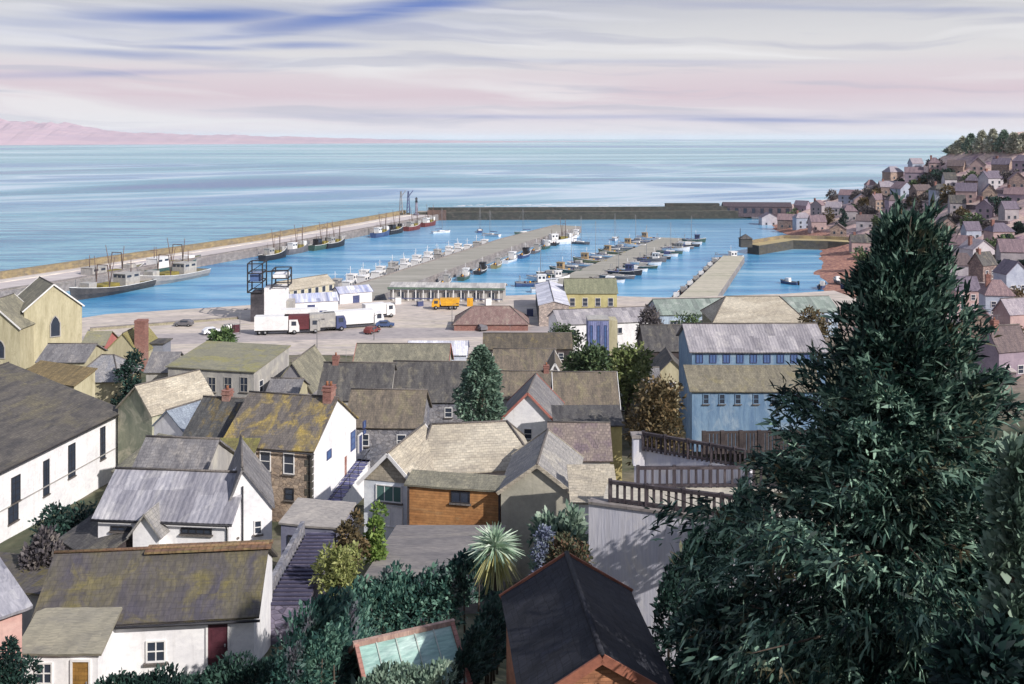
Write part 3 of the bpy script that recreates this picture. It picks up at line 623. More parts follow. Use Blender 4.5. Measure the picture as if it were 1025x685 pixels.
MB().tube([(.1, -.1, b.h), (.1, -.1, 0)], .06, 6).tube([(b.L*.36, -.1, b.h+1.4), (b.L*.36, -.1, 0)], .05, 6).build('drainpipe', DTRIM, b.root)
p1 = at(132, 474, 71); p2 = at(200, 478, 70.4); p1.z = p2.z = 20.4
house('grey slate roofed house half hidden behind the corrugated white cottage', p1, p2, 6, 2.0, GREYW, SLATE, zb=15.5, rf=.45)
# foreground cottage
p1 = at(36, 622, 42.6); p2 = at(254, 616, 43.6); p1.z = p2.z = 23.8
b = house('white foreground cottage with olive mossy slate roof and rusty orange ridge', p1, p2, 6.0, 1.75, WHITE, OLIVER, zb=20.7, name='cottage', cat='cottage', ridge=ORMOSS, ov=.25)
RC = MB(); RC2 = MB()
for i in range(17):
    x = b.L*.42+i*.34; RC.bar((x, 2.72, b.h+b.rise+.13), (x+.33, 2.72, b.h+b.rise+.135), .3, .1); RC2.bar((x, 3.28, b.h+b.rise+.13), (x+.33, 3.28, b.h+b.rise+.135), .3, .1)
RC.build('ridge_capping', ORMOSS, b.roof); RC2.build('ridge_capping', ORMOSS, b.roof)
u, v = facepx(b, 'F', 218, 640); door(b, 'F', u, .85, 1.9, REDD, v0=.9); gutter(b, -.32, pipe=3.2)
winpx(b, 'F', 146, 640, 166, 662, nx=2, ny=2)
p1 = at(20, 652, 41.2); p2 = at(98, 651, 41.2); p1.z = p2.z = 23.35
b = house('small white lean-to shed with ochre door on the foreground cottage\'s left end', p1, p2, 1.95, .75, WHITE, mat('worn_grey_felt', (132, 128, 118), (108, 106, 102), (146, 140, 122), streak=(.3, 2)), 'lean', zb=20.3, name='shed', cat='shed', ov=.2)
winpx(b, 'F', 35, 662, 53, 684, nx=2, ny=2); u, v = facepx(b, 'F', 81, 670); door(b, 'F', u, .68, 1.75, OCHRED, v0=v-1.38)
p1 = at(-30, 640, 37); p2 = at(22, 628, 38.4); p1.z = p2.z = 26.6
house('pink walled shed with pale ribbed roof at the bottom left edge', p1, p2, 3.4, 1.0, PINKW, LCORR, 'lean', zb=22, name='shed', cat='shed')
p1 = at(-40, 584, 52); p2 = at(40, 584, 51); p1.z = p2.z = 21.3
house('low shed with wide olive grey roof behind the foreground cottage', p1, p2, 3, .3, GREYW, OLIVER, 'lean', zb=17.4, name='shed', cat='shed')
p1 = at(64, 534, 63); p2 = at(97, 544, 60); p1.z = p2.z = 19.2
house('dark timber shed leaning beside the white warehouse yard', p1, p2, 3, 1.2, DWOOD, DSLATE, 'lean', zb=17, name='shed', cat='shed')
# cluster between warehouse and lichen house
p1 = at(118, 411, 104); p2 = at(152, 424, 101); p1.z = p2.z = 16.4
b = house('narrow cream and green house with tan slate roof beside the warehouse gable', p1, p2, 8, 2.6, mat('green_cream_render', (150, 154, 128), (120, 130, 108), (196, 188, 160), kind='plaster', moss=.42, streak=(.6, .3)), TSLATE, 'cross', zb=9.5, rf=.55, ov=.2)  # wall colour: green and cream blotches mixed by noise
p1 = at(154, 424, 94); p2 = at(184, 437, 92); p1.z = p2.z = 17.4
b = house('tiny white gabled outhouse with pale blue slate roof', p1, p2, 4, 1.6, WHITE, mat('blue_slate', (140, 154, 172), (116, 128, 150), kind='slate'), 'cross', zb=12, rf=.45, name='outhouse', cat='outhouse', ov=.15)
p1 = at(116, 476, 82); p2 = at(160, 478, 80); p1.z = p2.z = 17.1
house('low lean-to with pale green slate roof between warehouse and grey slate house', p1, p2, 5, 1.6, GREYW, GSLATE, 'lean', zb=13.6, name='outhouse', cat='outhouse')
p1 = at(72, 386, 128); p2 = at(118, 384, 128); p1.z = p2.z = 13.2
house('low cream walled building with grey blue hipped slate roof below the chapel', p1, p2, 8, 2.6, CREAM, mat('blue_grey_slate', (134, 138, 152), (106, 112, 128), (150, 148, 150), kind='slate'), 'hip', hip=2.2, zb=7.2, name='building', cat='building')
p1 = at(38, 366, 133); p2 = at(84, 366, 133); p1.z = p2.z = 14.6
house('grey slate roofed annexe touching the foot of the chapel', p1, p2, 7, 1.6, CREAM, SLATE, zb=7, name='building', cat='building')
p1 = at(20, 383, 118); p2 = at(74, 386, 114); p1.z = p2.z = 16.2
house('ochre lean-to roof strip behind the warehouse ridge', p1, p2, 3, 1.2, CREAM, mat('ochre_tile', (148, 124, 78), (116, 100, 70), kind='tile'), 'lean', zb=9, name='outhouse', cat='outhouse')
p1 = at(146, 378, 134); p2 = at(172, 376, 134); p1.z = p2.z = 13
house('small blue grey roofed shed behind the tan roofed house', p1, p2, 6, 2, GREYW, SLATE, zb=7.4, name='shed', cat='shed', plain=True)
p1 = at(168, 370, 131); p2 = at(254, 372, 128); p1.z = p2.z = 14.4
b = house('long pale grey workshop with mossy yellow green flat roof', p1, p2, 10, 1.3, GREYW, MOSSY, 'lean', zb=7.2, name='workshop', cat='workshop', ov=.25)
for x in (196, 212, 228, 244): winpx(b, 'F', x-4, 377, x+4, 392, nx=2, ny=2, frame=GREYW)
for y in (372,): winpx(b, 'R', 259, 380, 263, 392, nx=1, ny=2)
# chapel
p1 = at(24, 310, 176); p2 = at(82, 307, 182); p1.z = p2.z = 14.0
b = house('tall cream chapel with steep gable, pointed window and grey green roof', p1, p2, 11, 4.2, CREAM, GSLATE, 'cross', zb=2.6, name='chapel', cat='chapel', ov=.35, edge=TRIM)
def lancet(b, u, v, w, h):
    pts = [(u-w/2, v), (u+w/2, v), (u+w/2, v+h*.62), (u+w*.28, v+h*.86), (u, v+h), (u-w*.28, v+h*.86), (u-w/2, v+h*.62)]
    f = MB(); n = len(pts); k = 1.22; cx, cy = u, v+h*.45
    o1 = [((x-cx)*k+cx, (y-cy)*1.1+cy) for x, y in pts]
    vs = [(x, -.16, y) for x, y in o1]+[(x, -.16, y) for x, y in pts]+[(x, .05, y) for x, y in o1]+[(x, .05, y) for x, y in pts]
    f.add(vs, [(i, (i+1) % n, n+(i+1) % n, n+i) for i in range(n)]+[(i, (i+1) % n, 2*n+(i+1) % n, 2*n+i) for i in range(n)]+[(n+i, n+(i+1) % n, 3*n+(i+1) % n, 3*n+i) for i in range(n)])
    o = f.build('window', GREYW, b.root)
    MB().add([(x, -.05, y) for x, y in pts]+[(x, .04, y) for x, y in pts], [tuple(range(n)), tuple(range(n, 2*n))]+[(i, (i+1) % n, n+(i+1) % n, n+i) for i in range(n)]).build('pane', GLD, o)
lancet(b, b.L*.53, 6.2, 1.5, 3.6)
p1 = at(-40, 331, 172); p2 = at(20, 331, 172); p1.z = p2.z = 11.6
b = house('lower cream hall in front of the chapel, its gable cut by the left edge', p1, p2, 8, 4.6, CREAM, GSLATE, 'cross', zb=2.8, name='hall', cat='hall', ov=.3, edge=TRIM)
lancet(b, b.L*.68, 3.6, 1.3, 3.0)
p1 = at(82, 346, 174); p2 = at(104, 346, 174); p1.z = p2.z = 8.2
b = house('small cottage with coral red walls right of the chapel', p1, p2, 6, 1.8, mat('coral_render', (206, 120, 112), (190, 100, 98), kind='plaster'), MOSSY, zb=3, name='cottage', cat='cottage', plain=True)
p1 = at(102, 355, 170); p2 = at(140, 355, 170); p1.z = p2.z = 7.4
b = house('olive mossy gabled store with a tall orange brick chimney', p1, p2, 10, 3.6, CREAM, mat('olive_tile', (140, 128, 74), (120, 108, 62), (150, 140, 80), kind='tile'), 'cross', zb=3.2, name='store', cat='store', ov=.2, rf=.55)
chimney(b, b.L-.2, 1.2, 1.8, 1.8, 10.0, BRICK, pots=0, z0=-.3)
p1 = at(150, 344, 176); p2 = at(163, 344, 176); p1.z = p2.z = 8.0
house('square blue grey store by the brick chimney', p1, p2, 4, .01, mat('blue_grey_render', (136, 140, 156), (116, 122, 142), kind='plaster'), DSLATE, 'flat', zb=3.2, name='store', cat='store')

# tan hipped bungalow group
p1 = at(418, 474, 70.4); p2 = at(536, 471, 71.6); p1.z = p2.z = 20.9
b = house('wide bungalow with pale tan hipped roof in the middle of the town', p1, p2, 7.4, 2.3, WHITE, TSLATE, 'hip', hip=(1.2, 1.6), zb=16.2, name='bungalow', cat='bungalow', ov=.3, rf=.55)
p1 = at(364, 481, 68.4); p2 = at(415, 481, 67.4); p1.z = p2.z = 21.2
b = house('tan gabled porch house with white bargeboards and green glazed front', p1, p2, 6.5, 1.9, mat('pale_blue_white_render', (222, 226, 232), (200, 208, 222), kind='plaster'), TSLATE, 'cross', zb=16.0, ov=.35, edge=TRIM)
MB().add([(.06, -.05, b.h), (b.L-.06, -.05, b.h), (b.L/2, -.05, b.h+b.rise-.14), (.06, .02, b.h), (b.L-.06, .02, b.h), (b.L/2, .02, b.h+b.rise-.14)], [(0, 1, 2), (3, 4, 5), (0, 1, 4, 3), (1, 2, 5, 4), (2, 0, 3, 5)]).build('gable_cladding', TSLATE, b.root)
winpx(b, 'F', 376, 485, 402, 502, nx=3, ny=1, pane=GLG); winpx(b, 'F', 378, 506, 403, 527, nx=2, ny=1, pane=WHITE, name='panelled_doors', sill=False)
p1 = at(408, 483, 65.8); p2 = at(500, 488, 64.6); p1.z = p2.z = 21.7
b = house('orange timber clad shed with one small dark window', p1, p2, 1.6, .3, WOOD, GSLATE, 'lean', zb=17.3, name='timber_shed', cat='shed', ov=.22)
winpx(b, 'F', 451, 491, 470, 503, nx=2, ny=1, frame=DTRIM)
for xx in (.04, b.L-.04): MB().bar((xx, -.03, 0), (xx, -.03, b.h-.05), .12).build('corner_post', DWOOD, b.root)
p1 = at(501, 487, 63.8); p2 = at(574, 496, 63.2); p1.z = p2.z = 22.0
b = house('pale gabled shed with one dark and one sunlit slate slope', p1, p2, 7.2, 1.75, mat('pale_cement', (176, 170, 152), (158, 154, 138), kind='plaster'), LSLATE, 'cross', zb=17.0, name='shed', cat='shed', ov=.22, edge=TSLATE)
p1 = at(574, 503, 57.6); p2 = at(615, 503, 57.6); p1.z = p2.z = 23.6
b = house('small tan lean-to roof on a white block, left of the lilac terrace wall', p1, p2, 3, 1.0, WHITE, TSLATE, 'lean', zb=18.5, name='outhouse', cat='outhouse', ov=.25)
p1 = at(281, 528, 60.4); p2 = at(338, 531, 59.6); p1.z = p2.z = 21.2
b = house('small stone store with grey flat roof and violet side by the steps', p1, p2, 2.6, .5, mat('violet_grey_render', (128, 128, 152), (108, 110, 138), kind='plaster'), mat('pale_felt', (166, 158, 152), (148, 142, 140), streak=(.3, 1)), 'lean', zb=17.2, name='store', cat='store', ov=.12)
winpx(b, 'F', 288, 535, 296, 548, nx=1, ny=2, frame=DTRIM)
# black roofed house at the bottom
Wd, Ln = 3.8, 5.7
p1 = Vector((.35, 24.7, 30.65)); p2 = Vector((.35+Wd, 25.05, 30.65))
b = house('small house with black slate roof and orange brick gable at the bottom of the view', p1, p2, Ln, 1.15, ORANGEB, BSLATE, 'cross', zb=27.2, ov=.16, ridge=BSLATE, edge=mat('terracotta_edge', (176, 100, 72), (150, 84, 64)))
window(b, 'F', b.L/2, b.h-.55, .9, 1.0, nx=2, ny=2)

# middle distance roofs: label, left eave (px, py), right eave, Y, depth, rise, wall, roof, form, ridge fraction, base
MID = [
 ('grey house with brown slate roof and blue grey stone side, right behind the chimney', (346, 424), (420, 430), 93, 7, 2.5, BSTONE, BRSLATE, 'gable'),
 ('dark grey slate roofed house behind the brick chimney', (318, 398), (388, 402), 112, 8, 3.2, GREYW, DSLATE, 'gable'),
 ('dark slate house with blue grey wall, left of the tall pale green tree', (390, 399), (468, 404), 114, 8, 3.6, BSTONE, DSLATE, 'gable'),
 ('grey gabled house with green yellow roof and dark open porch', (272, 388), (312, 394), 126, 10, 3.6, mat('dull_grey_render', (146, 142, 146), (126, 124, 132), kind='plaster'), GSLATE, 'cross'),  # plain grey render, a little darker than the other grey walls
 ('greenish ribbed roof house with orange verge among the dark roofs', (352, 376), (446, 378), 138, 11, 3.4, GREYW, GSLATE, 'gable'),
 ('low grey house left of the green yellow gable', (266, 396), (296, 398), 120, 6, 1.4, CREAM, SLATE, 'gable'),
 ('wide brown slate roof with ochre stripes at the edge of the harbour yard', (484, 350), (572, 348), 168, 8, 1.8, DWOOD, mat('brown_ochre_slate', (112, 100, 84), (84, 78, 70), (136, 118, 74), kind='slate', moss=.36), 'gable'),
 ('brown ribbed roof with cream eave, right of the tall pale green tree', (494, 374), (556, 374), 148, 8, 2.8, CREAM, BRSLATE, 'gable'),
 ('dark green brown roofed house below the brown ribbed roof', (496, 398), (556, 399), 128, 7, 2.6, GREYW, BRSLATE, 'gable'),
 ('curved thatch brown roof over a white stone wall', (556, 409), (618, 408), 112, 7, 3.2, mat('white_rubble', (196, 192, 188), (150, 146, 146), kind='stone'), BRSLATE, 'gable'),
 ('pale green grey gabled house behind the thatch brown roof', (606, 398), (644, 394), 122, 9, 2.8, GREYW, mat('pale_green_slate', (166, 172, 156), (146, 154, 142), kind='slate'), 'gable'),
 ('small white gable with a pinkish side, between brown roof and bushes', (545, 381), (565, 382), 134, 8, 2.4, WHITE, BRSLATE, 'cross'),
 ('white gabled house with red edged grey roof in the centre of the town', (500, 416), (556, 428), 104, 8, 3.0, WHITE, SLATE, 'cross'),
 ('yellow walled house under the thatch brown roof', (556, 427), (622, 425), 97, 4, .8, mat('yellow_render', (200, 184, 112), (180, 160, 96), kind='plaster'), DSLATE, 'lean'),
 ('low purple brown roof in front of the yellow wall', (550, 458), (610, 462), 84, 8, 1.9, GREYW, mat('purple_tile', (128, 108, 116), (106, 90, 104), (140, 124, 116), kind='tile'), 'gable'),
 ('dark brown barn roof left of the blue building', (646, 352), (702, 350), 150, 9, 3.0, DWOOD, DSLATE, 'gable'),
 ('cream gabled cottage with dark roof left of the blue building', (654, 376), (690, 378), 134, 7, 2.4, CREAM, DSLATE, 'cross'),
 ('grey roofed house peeping above the rusty brown bush', (622, 384), (660, 386), 130, 6, 1.5, GREYW, SLATE, 'gable'),
 ('tan hipped house with mossy wall behind the blue building', (714, 322), (806, 322), 160, 10, 3.4, mat('mossy_wall', (150, 148, 124), (130, 130, 108), kind='stone'), TSLATE, 'hip'),
]
for i, (lab, a, c, Y, W, rise, wl, rf_, kd) in enumerate(MID):
    p1 = at(a[0], a[1], Y); p2 = at(c[0], c[1], Y*(1-(c[1]-a[1])*.0006)); p1.z = p2.z = (p1.z+p2.z)/2
    b = house(lab, p1, p2, W, rise, wl, rf_, kd, hip=3.0, zb=min(g(p1.x, p1.y), g(p2.x, p2.y))-.4, name='house', cat='house', ov=.25, edge=(mat('red_verge', (190, 110, 96), (170, 92, 84)) if 'red edged' in lab or 'orange verge' in lab else (TRIM if 'white' in lab else None)))
    nW = max(1, int(b.L/3.2))
    if kd != 'lean':
        for k in range(nW): window(b, 'F', b.L*(k+.5)/nW, b.h-1.25, .9, 1.15, nx=1, ny=2)
    else: window(b, 'F', b.L*.3, b.h-1.3, 1.0, 1.1, nx=2, ny=2)
    if i in (1, 8): chimney(b, b.L*(.15 if i % 2 else .85), W*.5, .7, .7, b.h+rise+.9, pots=1)
# blue building on the right, two storeys stepped
p1 = at(692, 391, 105); p2 = at(822, 391, 105); p1.z = p2.z = 17.9
b = house('blue boarded building\'s lower wing with mossy brown roof', p1, p2, 3.6, 1.75, BLUEW, mat('mossy_brown_slate', (138, 130, 108), (114, 108, 94), (140, 130, 92), kind='slate', moss=.36), 'lean', zb=12.6, name='building', cat='building', ov=.3)
for x in (706, 722, 738, 756, 774): winpx(b, 'F', x-3, 394, x+3, 404, nx=1, ny=2, frame=BLUEW)
p1 = at(692, 352, 108.9); p2 = at(826, 352, 108.9); p1.z = p2.z = 21.3
b = house('blue boarded building\'s upper hall with long pale lilac sheet roof', p1, p2, 8.6, 2.1, BLUEW, LILR, zb=12.4, name='building', cat='building', ov=.35)
for k in range(9): winpx(b, 'F', 696+k*13.5, 354, 703+k*13.5, 363, nx=2, ny=1, frame=BTRIM, pane=GLB, sill=False)
# long green roof and the harbour-side sheds
p1 = at(660, 315, 196); p2 = at(838, 316, 200); p1.z = p2.z = 9.6
b = house('long harbour shed with grey green sheet roof and pale blue wall', p1, p2, 10, 2.2, PALEBLUE, GREENR, zb=4, name='harbour_shed', cat='shed', ov=.3)
for k in range(6): window(b, 'F', b.L*(k+.5)/6, b.h-1.8, 2.2, 1.4, nx=3, ny=1)
p1 = at(588, 316, 172); p2 = at(609, 316, 172); p1.z = p2.z = 13.0
b = house('tall blue and cream panelled tower block by the harbour yard', p1, p2, 4.0, .01, mat('blue_panel', (128, 136, 190), (108, 118, 176), (170, 176, 210), kind='corr', moss=.4), GREYW, 'flat', zb=4.2, name='tower', cat='tower', ov=.1)
MB().box(b.L+.02, b.L+1.5, .1, 3.9, -1, b.h-.05).build('cream_shaft', CREAM, b.root)
for k in range(3): window(b, 'F', b.L*(k+.5)/3, b.h*.55, .5, b.h*.7, nx=1, ny=6, pane=GLB, frame=BTRIM, sill=False)
p1 = at(560, 319, 192); p2 = at(652, 318, 196); p1.z = p2.z = 8.4
b = house('long low shed with faded lilac roof behind the blue and cream tower', p1, p2, 9, 2.0, WHITE, LILR, zb=4, name='harbour_shed', cat='shed')
for k in range(4): window(b, 'F', b.L*(k+.5)/4, b.h-1.6, 1.8, 1.2, nx=2, ny=1)
p1 = at(566, 302, 236); p2 = at(617, 302, 236); p1.z = p2.z = 6.9
p1.z = p2.z = 7.6
b = house('ochre walled net loft with mossy green roof at the head of the pontoon', p1, p2, 9, 2.8, mat('ochre_render', (186, 176, 112), (164, 154, 96), kind='plaster'), mat('moss_green_roof', (142, 144, 112), (122, 126, 98), kind='tile'), zb=3.3, name='net_loft', cat='building')
for k in range(4): window(b, 'F', b.L*(k+.5)/4, 2.2, 1.3, 2.0, nx=1, ny=2)
# dark sided fish store with pale roof, gable towards the town
p1 = at(539, 306, 217); p2 = at(569, 305, 217); p1.z = p2.z = 7.9
b = house('long fish store with blackish side wall, pale roof and pinkish end', p1, p2, 30, .9, [mat('pinkish_block', (188, 172, 164), (166, 152, 148), kind='stone'), mat('black_cladding', (62, 70, 82), (48, 54, 66), kind='corr')], WROOF, 'cross', zb=3.2, name='fish_store', cat='shed', ov=.2)
for f in b.wall.data.polygons:
    if f.normal.x < -.7: f.material_index = 1
p1 = at(454, 325, 212); p2 = at(528, 323, 212); p1.z = p2.z = 4.7
b = house('rust red tiled low boathouse roof by the harbour yard', p1, p2, 9, 3.2, BRICK, BROWNR, 'hip', hip=4.0, zb=3.2, name='boathouse', cat='boathouse')
# white open-fronted market hall
p1 = at(390, 300, 252); p2 = at(503, 301, 250); p1.z = p2.z = 6.0
b = house('long white fish market hall with posts along its front and a green eave', p1, p2, 9, 1.2, GREYW, mat('pale_market_roof', (190, 186, 182), (166, 164, 164), kind='corr'), zb=3.2, name='market_hall', cat='market hall', ov=.5, ridge=False)
for k in range(15): MB().box(b.L*(k+.5)/15-.12, b.L*(k+.5)/15+.12, -.75, -.5, -.3, b.h+.3).build('post', TRIM, b.root)
MB().box(-.5, b.L+.5, -.95, -.5, b.h+.3, b.h+.75).build('eave_board', mat('green_board', (96, 122, 104), (80, 106, 92)), b.root)
for k in range(7): window(b, 'F', b.L*(2*k+1.5)/15, 1.5, 1.6, 1.7, nx=2, ny=1, sill=False)
MB().box(0, b.L, -2.4, -2.2, .9, 1.1).build('rail', BTRIM, b.root)
# arcade shed beside the ice tower
p1 = at(284, 306, 252); p2 = at(334, 296, 266); p1.z = p2.z = 5.6
b = house('low tan roofed shed with a row of arched openings behind the ice tower', p1, p2, 6, 2.0, mat('sandy_render', (196, 188, 160), (176, 168, 142), kind='plaster'), TSLATE, zb=3.2, name='arcade_shed', cat='shed')
for k in range(7): window(b, 'F', b.L*(k+.5)/7, 1.3, 1.3, 1.7, nx=1, ny=1, sill=False, frame=TRIM)
# ice works tower
p = atz(268, 320, 3.3); r = thing('ice_tower', 'black and white ice works tower with an open railed gantry on top', 'tower', (p.x, p.y, 3.3), .1)
MB().box(-3.6, -.6, -2, 4, 0, 6.5).build('dark_block', mat('tarred_block', (84, 80, 88), (60, 58, 66), kind='block'), r)
MB().box(-.58, 4.2, -1.9, 4, 0, 7.6).build('white_block', WHITE, r)
fm = MB()
for x in (-4.2, -.9, 1.2, 4.8):
    for y in (-2.3, 3.8): fm.bar((x, y, 6.6 if x < 0 else 7.7), (x, y, 13.2 if x < 0 else 11.6), .28)
for z, x0, x1 in ((6.7, -4.2, -.9), (9.0, -4.2, -.9), (11.0, -4.2, -.9), (13.2, -4.2, -.9), (8.0, 1.2, 4.8), (9.8, 1.2, 4.8), (11.6, 1.2, 4.8)):
    for y in (-2.3, 3.8): fm.bar((x0, y, z), (x1, y, z), .22)
    for x in (x0, x1): fm.bar((x, -2.3, z), (x, 3.8, z), .22)
fm.bar((-4.2, -2.3, 6.7), (-.9, -2.3, 9), .16).bar((-4.2, -2.3, 11), (-.9, -2.3, 13.2), .16).bar((-.9, -2.3, 11.4), (4.8, -2.3, 11.6), .3)
fm.build('gantry', DTRIM, r); MB().box(-3.8, -1.4, -1.6, 3, 9.1, 10.9).build('cabin', GLB, r); MB().box(1.4, 4.5, -2, 3.4, 9.85, 10.6).build('conveyor_hood', WHITE, r)
MB().box(4.25, 5.8, -1, 3, 0, 4.4).build('side_store', GREYW, r)
# white market sheds with blue striped roofs in the lorry park
for lab, a, c, Y, W, rise in [('white lorry park shed with blue striped roof, the longer one', (284, 322), (338, 316), 232, 7, 1.4), ('white lorry park shed with blue striped roof, the shorter one nearest the market hall', (340, 308), (372, 304), 246, 6, 1.2)]:
    p1 = at(a[0], a[1], Y); p2 = at(c[0], c[1], Y+4); p1.z = p2.z = 5.9
    b = house(lab, p1, p2, W, rise, WHITE, mat('blue_striped_roof', (222, 222, 232), (150, 160, 204), kind='corr', streak=(.9, .04)), zb=3.2, name='market_shed', cat='shed', edge=BTRIM, plain=True)
    for k in range(3): door(b, 'F', b.L*(k+.5)/3, 1.8, 2.0, BTRIM if k == 1 else TRIM, knob=False)
p1 = at(408, 346, 182); p2 = at(466, 346, 182); p1.z = p2.z = 4.7
b = house('low white roofed store with a blue gabled end in front of the harbour yard', p1, p2, 7, 1.8, mat('white_blue_render', (214, 218, 232), (180, 190, 218), kind='plaster'), WROOF, zb=2.6, name='store', cat='store', edge=BTRIM, plain=True)
window(b, 'F', b.L*.3, b.h-.9, 1.2, .9, nx=2, ny=1); window(b, 'F', b.L*.7, b.h-.9, 1.2, .9, nx=2, ny=1)
# ------------------------------------------------------------------ boats
def hull(L, Bm, fb, bow=.35, sheer=.5, draft=.5, stern=.85):
    """lofted hull along +x, bow at +x; returns hull mesh and deck outline"""
    N = 11; vs = []; fs = []; dk = []
    for i in range(N):
        t = i/(N-1); x = -L/2+L*t
        w = Bm/2*(stern+(1-stern)*min(t/.35, 1)) if t < .5 else Bm/2*max(0.02, (1-((t-.5)/.5)**2.4))
        z = fb+sheer*max(0, (t-.35)/.65)**2+.12*max(0, (.2-t)/.2)
        rake = bow*L*.12*max(0, (t-.7)/.3)
        vs += [(x+rake, -w, z), (x+rake*.6, -w*.92, z*.45), (x, -w*.6, -draft*.6), (x, 0, -draft), (x, w*.6, -draft*.6), (x+rake*.6, w*.92, z*.45), (x+rake, w, z)]
        dk.append((x+rake, w, z))
    for i in range(N-1):
        for j in range(6): fs.append((i*7+j, i*7+j+1, (i+1)*7+j+1, (i+1)*7+j))
    fs.append(tuple(range(6, -1, -1))); fs.append(tuple((N-1)*7+j for j in range(7)))
    hm = MB().add(vs, fs)
    dm = MB(); n = len(dk); P = [(x*.985, -w*.93, z-.22) for x, w, z in dk]+[(x*.985, w*.93, z-.22) for x, w, z in dk]
    dm.add(P, [(i, i+1, n+i+1, n+i) for i in range(n-1)])
    rm = MB()
    for s in (-1, 1):
        for a, c in zip(dk[:-1], dk[1:]): rm.bar((a[0], s*a[1], a[2]+.02), (c[0], s*c[1], c[2]+.02), .14, .12)
    return hm, dm, rm
def boat(kind, label, x, y, rz, group, hm_, cab, deckm=None, L=None, z=0.0):
    nm = {'trawler': 'trawler', 'fish': 'fishing_boat', 'yacht': 'yacht', 'motor': 'motorboat'}[kind]
    r = thing(nm, label, {'trawler': 'trawler', 'fish': 'fishing boat', 'yacht': 'yacht', 'motor': 'boat'}[kind], (x, y, z), rz, group)
    if kind == 'trawler': L = L or 24; Bm, fb, sh = L*.27, 2.1, 1.7
    elif kind == 'fish': L = L or 12; Bm, fb, sh = L*.31, 1.15, .8
    elif kind == 'yacht': L = L or 9; Bm, fb, sh = L*.29, .85, .35
    else: L = L or 7; Bm, fb, sh = L*.34, .75, .4
    hb, dk, gw = hull(L, Bm, fb, sheer=sh, draft=.9 if kind == 'trawler' else .5)
    h = hb.build('hull', hm_, r); dk.build('deck', deckm or DECK, r); gw.build('gunwale', TRIM if cab is not TRIM else METAL, h)
    if kind in ('trawler', 'fish'):
        k = L/12 if kind == 'fish' else L/16; s = 1 if kind == 'fish' else -.2
        cx = L*.16 if kind == 'fish' else -L*.2
        w = Bm*.6; cl = L*.2
        wh = MB().box(cx-cl/2, cx+cl/2, -w/2, w/2, fb-.25, fb+1.9*k**.6+.3).box(cx-cl/2-.15, cx+cl/2+.3, -w/2-.12, w/2+.12, fb+1.9*k**.6+.302, fb+1.9*k**.6+.45).build('wheelhouse', cab, r)
        zz = fb+1.9*k**.6
        wd = MB()
        for i in range(3):
            y0 = -w/2+w*(i+.14)/3; wd.box(cx+cl/2, cx+cl/2+.04, y0, y0+w*.24, zz-.75, zz-.05)
        for sy in (-1, 1):
            for i in range(2):
                x0 = cx-cl/2+cl*(i+.2)/2; yy = sy*w/2; wd.box(x0, x0+cl*.3, min(yy, yy+sy*.04), max(yy, yy+sy*.04), zz-.75, zz-.05)
        wd.build('window', GLD, wh)
        mz = zz+2.6*k**.8
        MB().tube([(cx-cl*.3, 0, zz+.4), (cx-cl*.3, 0, mz)], [.09*k, .05*k], 6).bar((cx-cl*.3, -w*.35, mz*.86), (cx-cl*.3, w*.35, mz*.86), .06*k).build('mast', TRIM if kind == 'fish' else RUST, r)
        g = MB(); gx = -L*.4 if kind == 'fish' else L*.12; gz = fb+(2.0 if kind == 'fish' else 6.5)
        for sy in (-1, 1): g.bar((gx, sy*w*.55, fb-.2), (gx+.2, sy*w*.4, gz), .12*k)
        g.bar((gx+.2, -w*.4, gz), (gx+.2, w*.4, gz), .12*k)
        g.build('gantry', METAL if kind == 'fish' else RUST, r)
        if kind == 'trawler':
            for sy in (-1, 1): MB().tube([(gx, sy*w*.5, fb+.4), (gx-.6, sy*(w*.8), fb+8.8)], [.16, .1], 6).build('beam_derrick', RUST, r)
            MB().box(-L*.02, L*.2, -Bm*.3, Bm*.3, fb-.15, fb+1.0).build('net_bin', mat('olive_net', (150, 132, 46), (120, 110, 44)), r)
            f = MB().box(L*.26, L*.36, -Bm*.22, Bm*.22, fb, fb+2.2); f.build('whaleback', cab, r)
        else:
            for i in range(3): MB().tube([(-L*.12-i*.8, Bm*.12*(-1)**i, fb-.2), (-L*.12-i*.8, Bm*.12*(-1)**i, fb+.35)], .28, 8).build('fish_bin', [YELLOW, BTRIM, REDD][i], r)
    elif kind == 'yacht':
        MB().slab([(-L*.12, -Bm*.28, fb+.5), (L*.2, -Bm*.2, fb+.35), (L*.2, Bm*.2, fb+.35), (-L*.12, Bm*.28, fb+.5)], .6).build('cabin', cab, r)
        MB().tube([(L*.06, 0, fb), (L*.06, 0, fb+L*1.15)], [.09, .06], 6).bar((L*.06, -.5, fb+L*.7), (L*.06, .5, fb+L*.7), .05).build('mast', METAL, r)
        MB().tube([(L*.06, 0, fb+1.3), (-L*.36, 0, fb+1.25)], .15, 6).build('boom', BTRIM, r)
        st = MB()
        for e in ((L*.54, 0, fb+.3), (-L*.48, 0, fb), (0, Bm*.45, fb), (0, -Bm*.45, fb)): st.bar((L*.06, 0, fb+L*1.13), e, .03)
        st.build('rigging', METAL, r)
    else:
        c = MB().slab([(-L*.02, -Bm*.33, fb+1.15), (L*.2, -Bm*.26, fb+1.05), (L*.2, Bm*.26, fb+1.05), (-L*.02, Bm*.33, fb+1.15)], 1.3).build('cabin', cab, r)
        MB().box(L*.2, L*.235, -Bm*.22, Bm*.22, fb+.3, fb+.85).build('windscreen', GLD, c)
        MB().box(-L*.56, -L*.48, -.22, .22, -.2, fb+.5).build('outboard', DTRIM, r)
    return r
HW = mat('white_hull', (232, 232, 236), (212, 214, 224), rough=.5, bump=.1); HB = mat('blue_hull', (70, 96, 150), (58, 80, 130), rough=.5, bump=.1)
